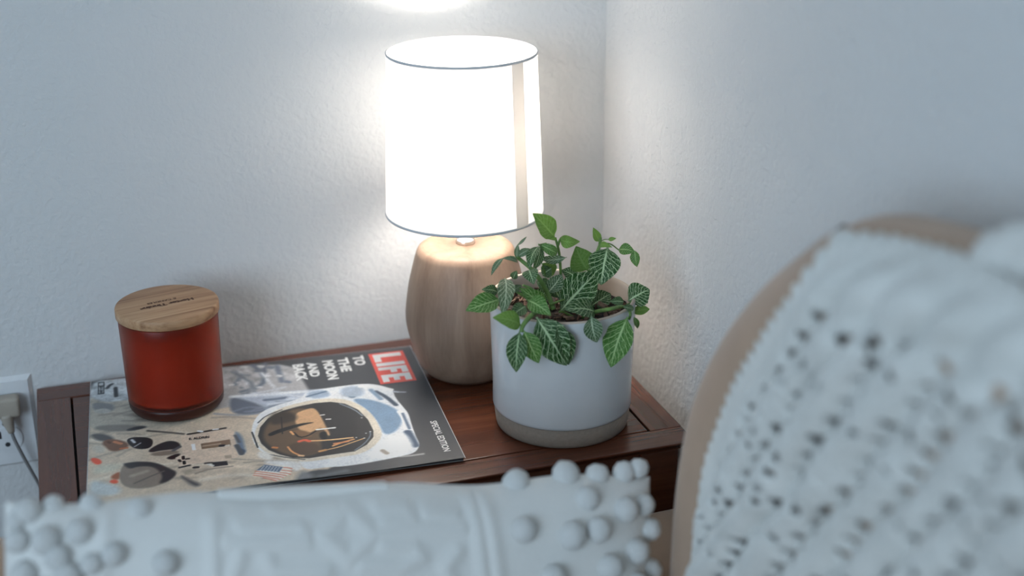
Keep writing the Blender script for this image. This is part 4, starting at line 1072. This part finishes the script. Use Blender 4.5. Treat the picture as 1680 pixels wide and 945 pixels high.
    sm = o.modifiers.new('yarn_thickness', 'SOLIDIFY'); sm.thickness = .0045; sm.offset = 0
    # thick ruffled fold lying on top of the cushion further along
    vs_, fs = [], []; path = smooth_path([(.036, -.008, -.004), (.040, -.024, .004), (.044, -.042, .012), (.044, -.075, .020), (.04, -.16, .026), (.04, -.30, .030)], 90)
    v_, f_ = tube_data(path, lambda t: .008+.013*min(1, t*5), 24)
    out = []
    for p_ in v_:
        q_ = noise.noise(p_*160)*.004+noise.noise(p_*70+Vector((3, 1, 2)))*.005; out.append(p_+Vector((q_*.3, q_*.4, q_)))
    fo = mesh_obj('ruffled_fold', out, f_, n.m, bx)
make_blanket()

# ------------------------------------------------------------------ throw pillow
def make_pillow():
    # local frame: a along the width, b up the height, c outwards from the front face
    O = Vector((.2372, -.4885, TH+.1010)); ux = Vector((.489, -.0167, -.0557)).normalized(); uz = Vector((.02, .285, .955)); uz = (uz-ux*uz.dot(ux)).normalized(); un = ux.cross(uz)   # un points to the viewer
    if un.y > 0: un = -un
    P = empty('throw_pillow', O, 'cream tufted throw pillow with rows of pompoms leaning on the sofa arm', 'pillow')
    P.matrix_world = Matrix((ux, -un, uz)).transposed().to_4x4() @ Matrix.Identity(4); P.matrix_world.translation = O
    HW, HH, TK = .2485, .30, .050
    NX, NY = 300, 170
    a = np.linspace(-HW, HW, NX); b = np.concatenate([-HH+HH*(1-np.linspace(1, 0, NY)**1.0)]); A, Bv = np.meshgrid(a, b)
    s = np.abs(A/HW); t = np.abs((Bv+HH/2)/(HH/2))
    prof = np.clip((1-s**11)*(1-t**9), 0, 1)**.5*(.42+.58*np.clip((1-s**2)*(1-t**2), 0, 1)**.5)
    # tufted strokes on the face: pairs (world x, height above the table) in mm
    inv = P.matrix_world.inverted()
    strokes = [[(229, 93), (246, 72), (225, 58), (208, 78), (229, 93)], [(177, 101), (220, 96)], [(151, 93), (192, 90), (195, 82), (186, 79)], [(139, 85), (195, 77)], [(166, 68), (170, 59), (206, 52)], [(147, 76), (137, 53), (141, 30)],
               [(253, 89), (272, 85), (276, 78), (256, 78)], [(251, 72), (314, 65)], [(252, 63), (274, 59), (278, 49), (262, 44), (234, 51)], [(307, 48), (296, 38), (299, 24)], [(290, 79), (310, 75)], [(131, 100), (125, 55), (121, -60)], [(326, 86), (324, 19), (318, -90)], [(337, 85), (336, 17), (330, -90)], [(60, 128), (48, 69), (40, -40)],
               [(150, 40), (200, 34), (205, 20), (160, 22)], [(250, 30), (300, 8), (250, 4)]]
    emb = np.zeros(A.shape)
    for st in strokes:
        q = [inv @ Vector((x/1000, -.495, TH+z/1000)) for x, z in st]
        dmin = np.full(A.shape, 1e9)
        for p0, p1 in zip(q, q[1:]):
            dx, dz = p1.x-p0.x, p1.z-p0.z; L2 = dx*dx+dz*dz
            tt = np.clip(((A-p0.x)*dx+(Bv-p0.z)*dz)/L2, 0, 1); dmin = np.minimum(dmin, np.hypot(A-p0.x-tt*dx, Bv-p0.z-tt*dz))
        emb = np.maximum(emb, np.exp(-(dmin/.0062)**2)*.0028)
    weave = .0007*np.sin(A*2*np.pi/.006)*np.sin(Bv*2*np.pi/.006)
    C = TK*prof+(emb+weave)*np.clip(prof*3, 0, 1)
    top_w = .0025*np.sin(A*42+.4)*np.clip((Bv+.03)/.03, 0, 1)
    vs_, fs = [], []
    F = np.stack([A, -C, Bv+top_w], -1).reshape(-1, 3); Bk = np.stack([A, .55*TK*prof, Bv+top_w], -1).reshape(-1, 3)
    vs_ = np.concatenate([F, Bk]).tolist(); n = NX*NY
    idx = np.arange(n).reshape(NY, NX)
    f1 = np.stack([idx[:-1, :-1], idx[:-1, 1:], idx[1:, 1:], idx[1:, :-1]], -1).reshape(-1, 4); f2 = f1[:, ::-1]+n
    per = list(idx[0, :])+list(idx[1:, -1])+list(idx[-1, -2::-1])+list(idx[-2:0:-1, 0])
    fs = f1.tolist()+f2.tolist()+[(int(p), int(p+n), int(q+n), int(q)) for p, q in zip(per, per[1:]+per[:1])]
    cm = fabric_mat('cream_cotton', (.74, .73, .70), 700, .06, .4)
    mesh_obj('pillow_cover', vs_, fs, cm, P)
    # raised flat hem along part of the top edge
    bm = bmesh.new(); add_box(bm, (-.10, -.010, -.006), (.029, .004, .0035), .0025, 2); bm_obj('top_flap', bm, cm, P)
    # pompoms
    rs = random.Random(9); pm = fabric_mat('pompom_yarn', (.77, .77, .75), 900, .08, .6)
    base = []
    for k in range(4):
        bm = bmesh.new(); bmesh.ops.create_icosphere(bm, subdivisions=3, radius=1)
        for v in bm.verts: v.co *= 1+.10*noise.noise(v.co*3.5+Vector((k*7, 0, 0)))+.06*noise.noise(v.co*9+Vector((0, k*5, 0)))
        me = bpy.data.meshes.new('pompom'); bm.to_mesh(me); bm.free(); me.polygons.foreach_set('use_smooth', [True]*len(me.polygons)); me.materials.append(pm); base.append(me)
    for x, y, z, r in POMS:
        l = inv @ Vector((x/1000, y/1000, z/1000+TH))
        sI = min(1, abs(l.x/HW)); tI = min(1, abs((l.z+HH/2)/(HH/2)))
        pf = max(0, (1-sI**11)*(1-tI**9))**.5*(.42+.58*max(0, (1-sI**2)*(1-tI**2))**.5)
        o = bpy.data.objects.new('pompom', base[rs.randrange(4)]); COL.objects.link(o); o.parent = P
        o.location = (l.x, -TK*pf-r/1000*.32, l.z-.0035); k = r/1000*1.16; o.scale = (k, k, k*.97); o.rotation_euler = (rs.uniform(0, 6), rs.uniform(0, 6), rs.uniform(0, 6))
POMS = [(369, -494, 88, 9.6), (411, -494, 88, 9.7), (438, -495, 83, 8.4), (461, -496, 82, 8.0), (421, -499, 71, 8.8), (452, -503, 58, 8.9), (471, -503, 57, 7.6), (362, -502, 60, 8.7), (401, -505, 49, 9.7), (424, -505, 49, 8.9), (475, -509, 36, 8.1), (457, -512, 25, 9.0), (430, -514, 20, 8.9), (473, -519, 3, 8.6), (380, -513, 22, 8.8), (455, -520, 0, 8.1), (432, -520, 0, 8.0), (474, -495, 83, 7.2),
        (6, -482, 126, 8.6), (23, -482, 126, 7.1), (49, -483, 123, 7.5), (39, -487, 110, 7.9), (82, -485, 116, 8.0), (16, -488, 108, 8.7), (-3, -487, 109, 7.8), (23, -491, 96, 7.9), (60, -492, 93, 7.6), (-1, -494, 87, 8.6), (94, -496, 82, 8.1), (28, -495, 83, 8.7), (-2, -484, 122, 6.3), (45, -493, 89, 7.2), (10, -497, 75, 7.9),
        (20, -500, 58, 8), (50, -500, 62, 8), (2, -505, 45, 8), (35, -508, 38, 8), (440, -525, -22, 8), (465, -528, -28, 8), (410, -522, -5, 8)]
make_pillow()
bpy.context.view_layer.update()
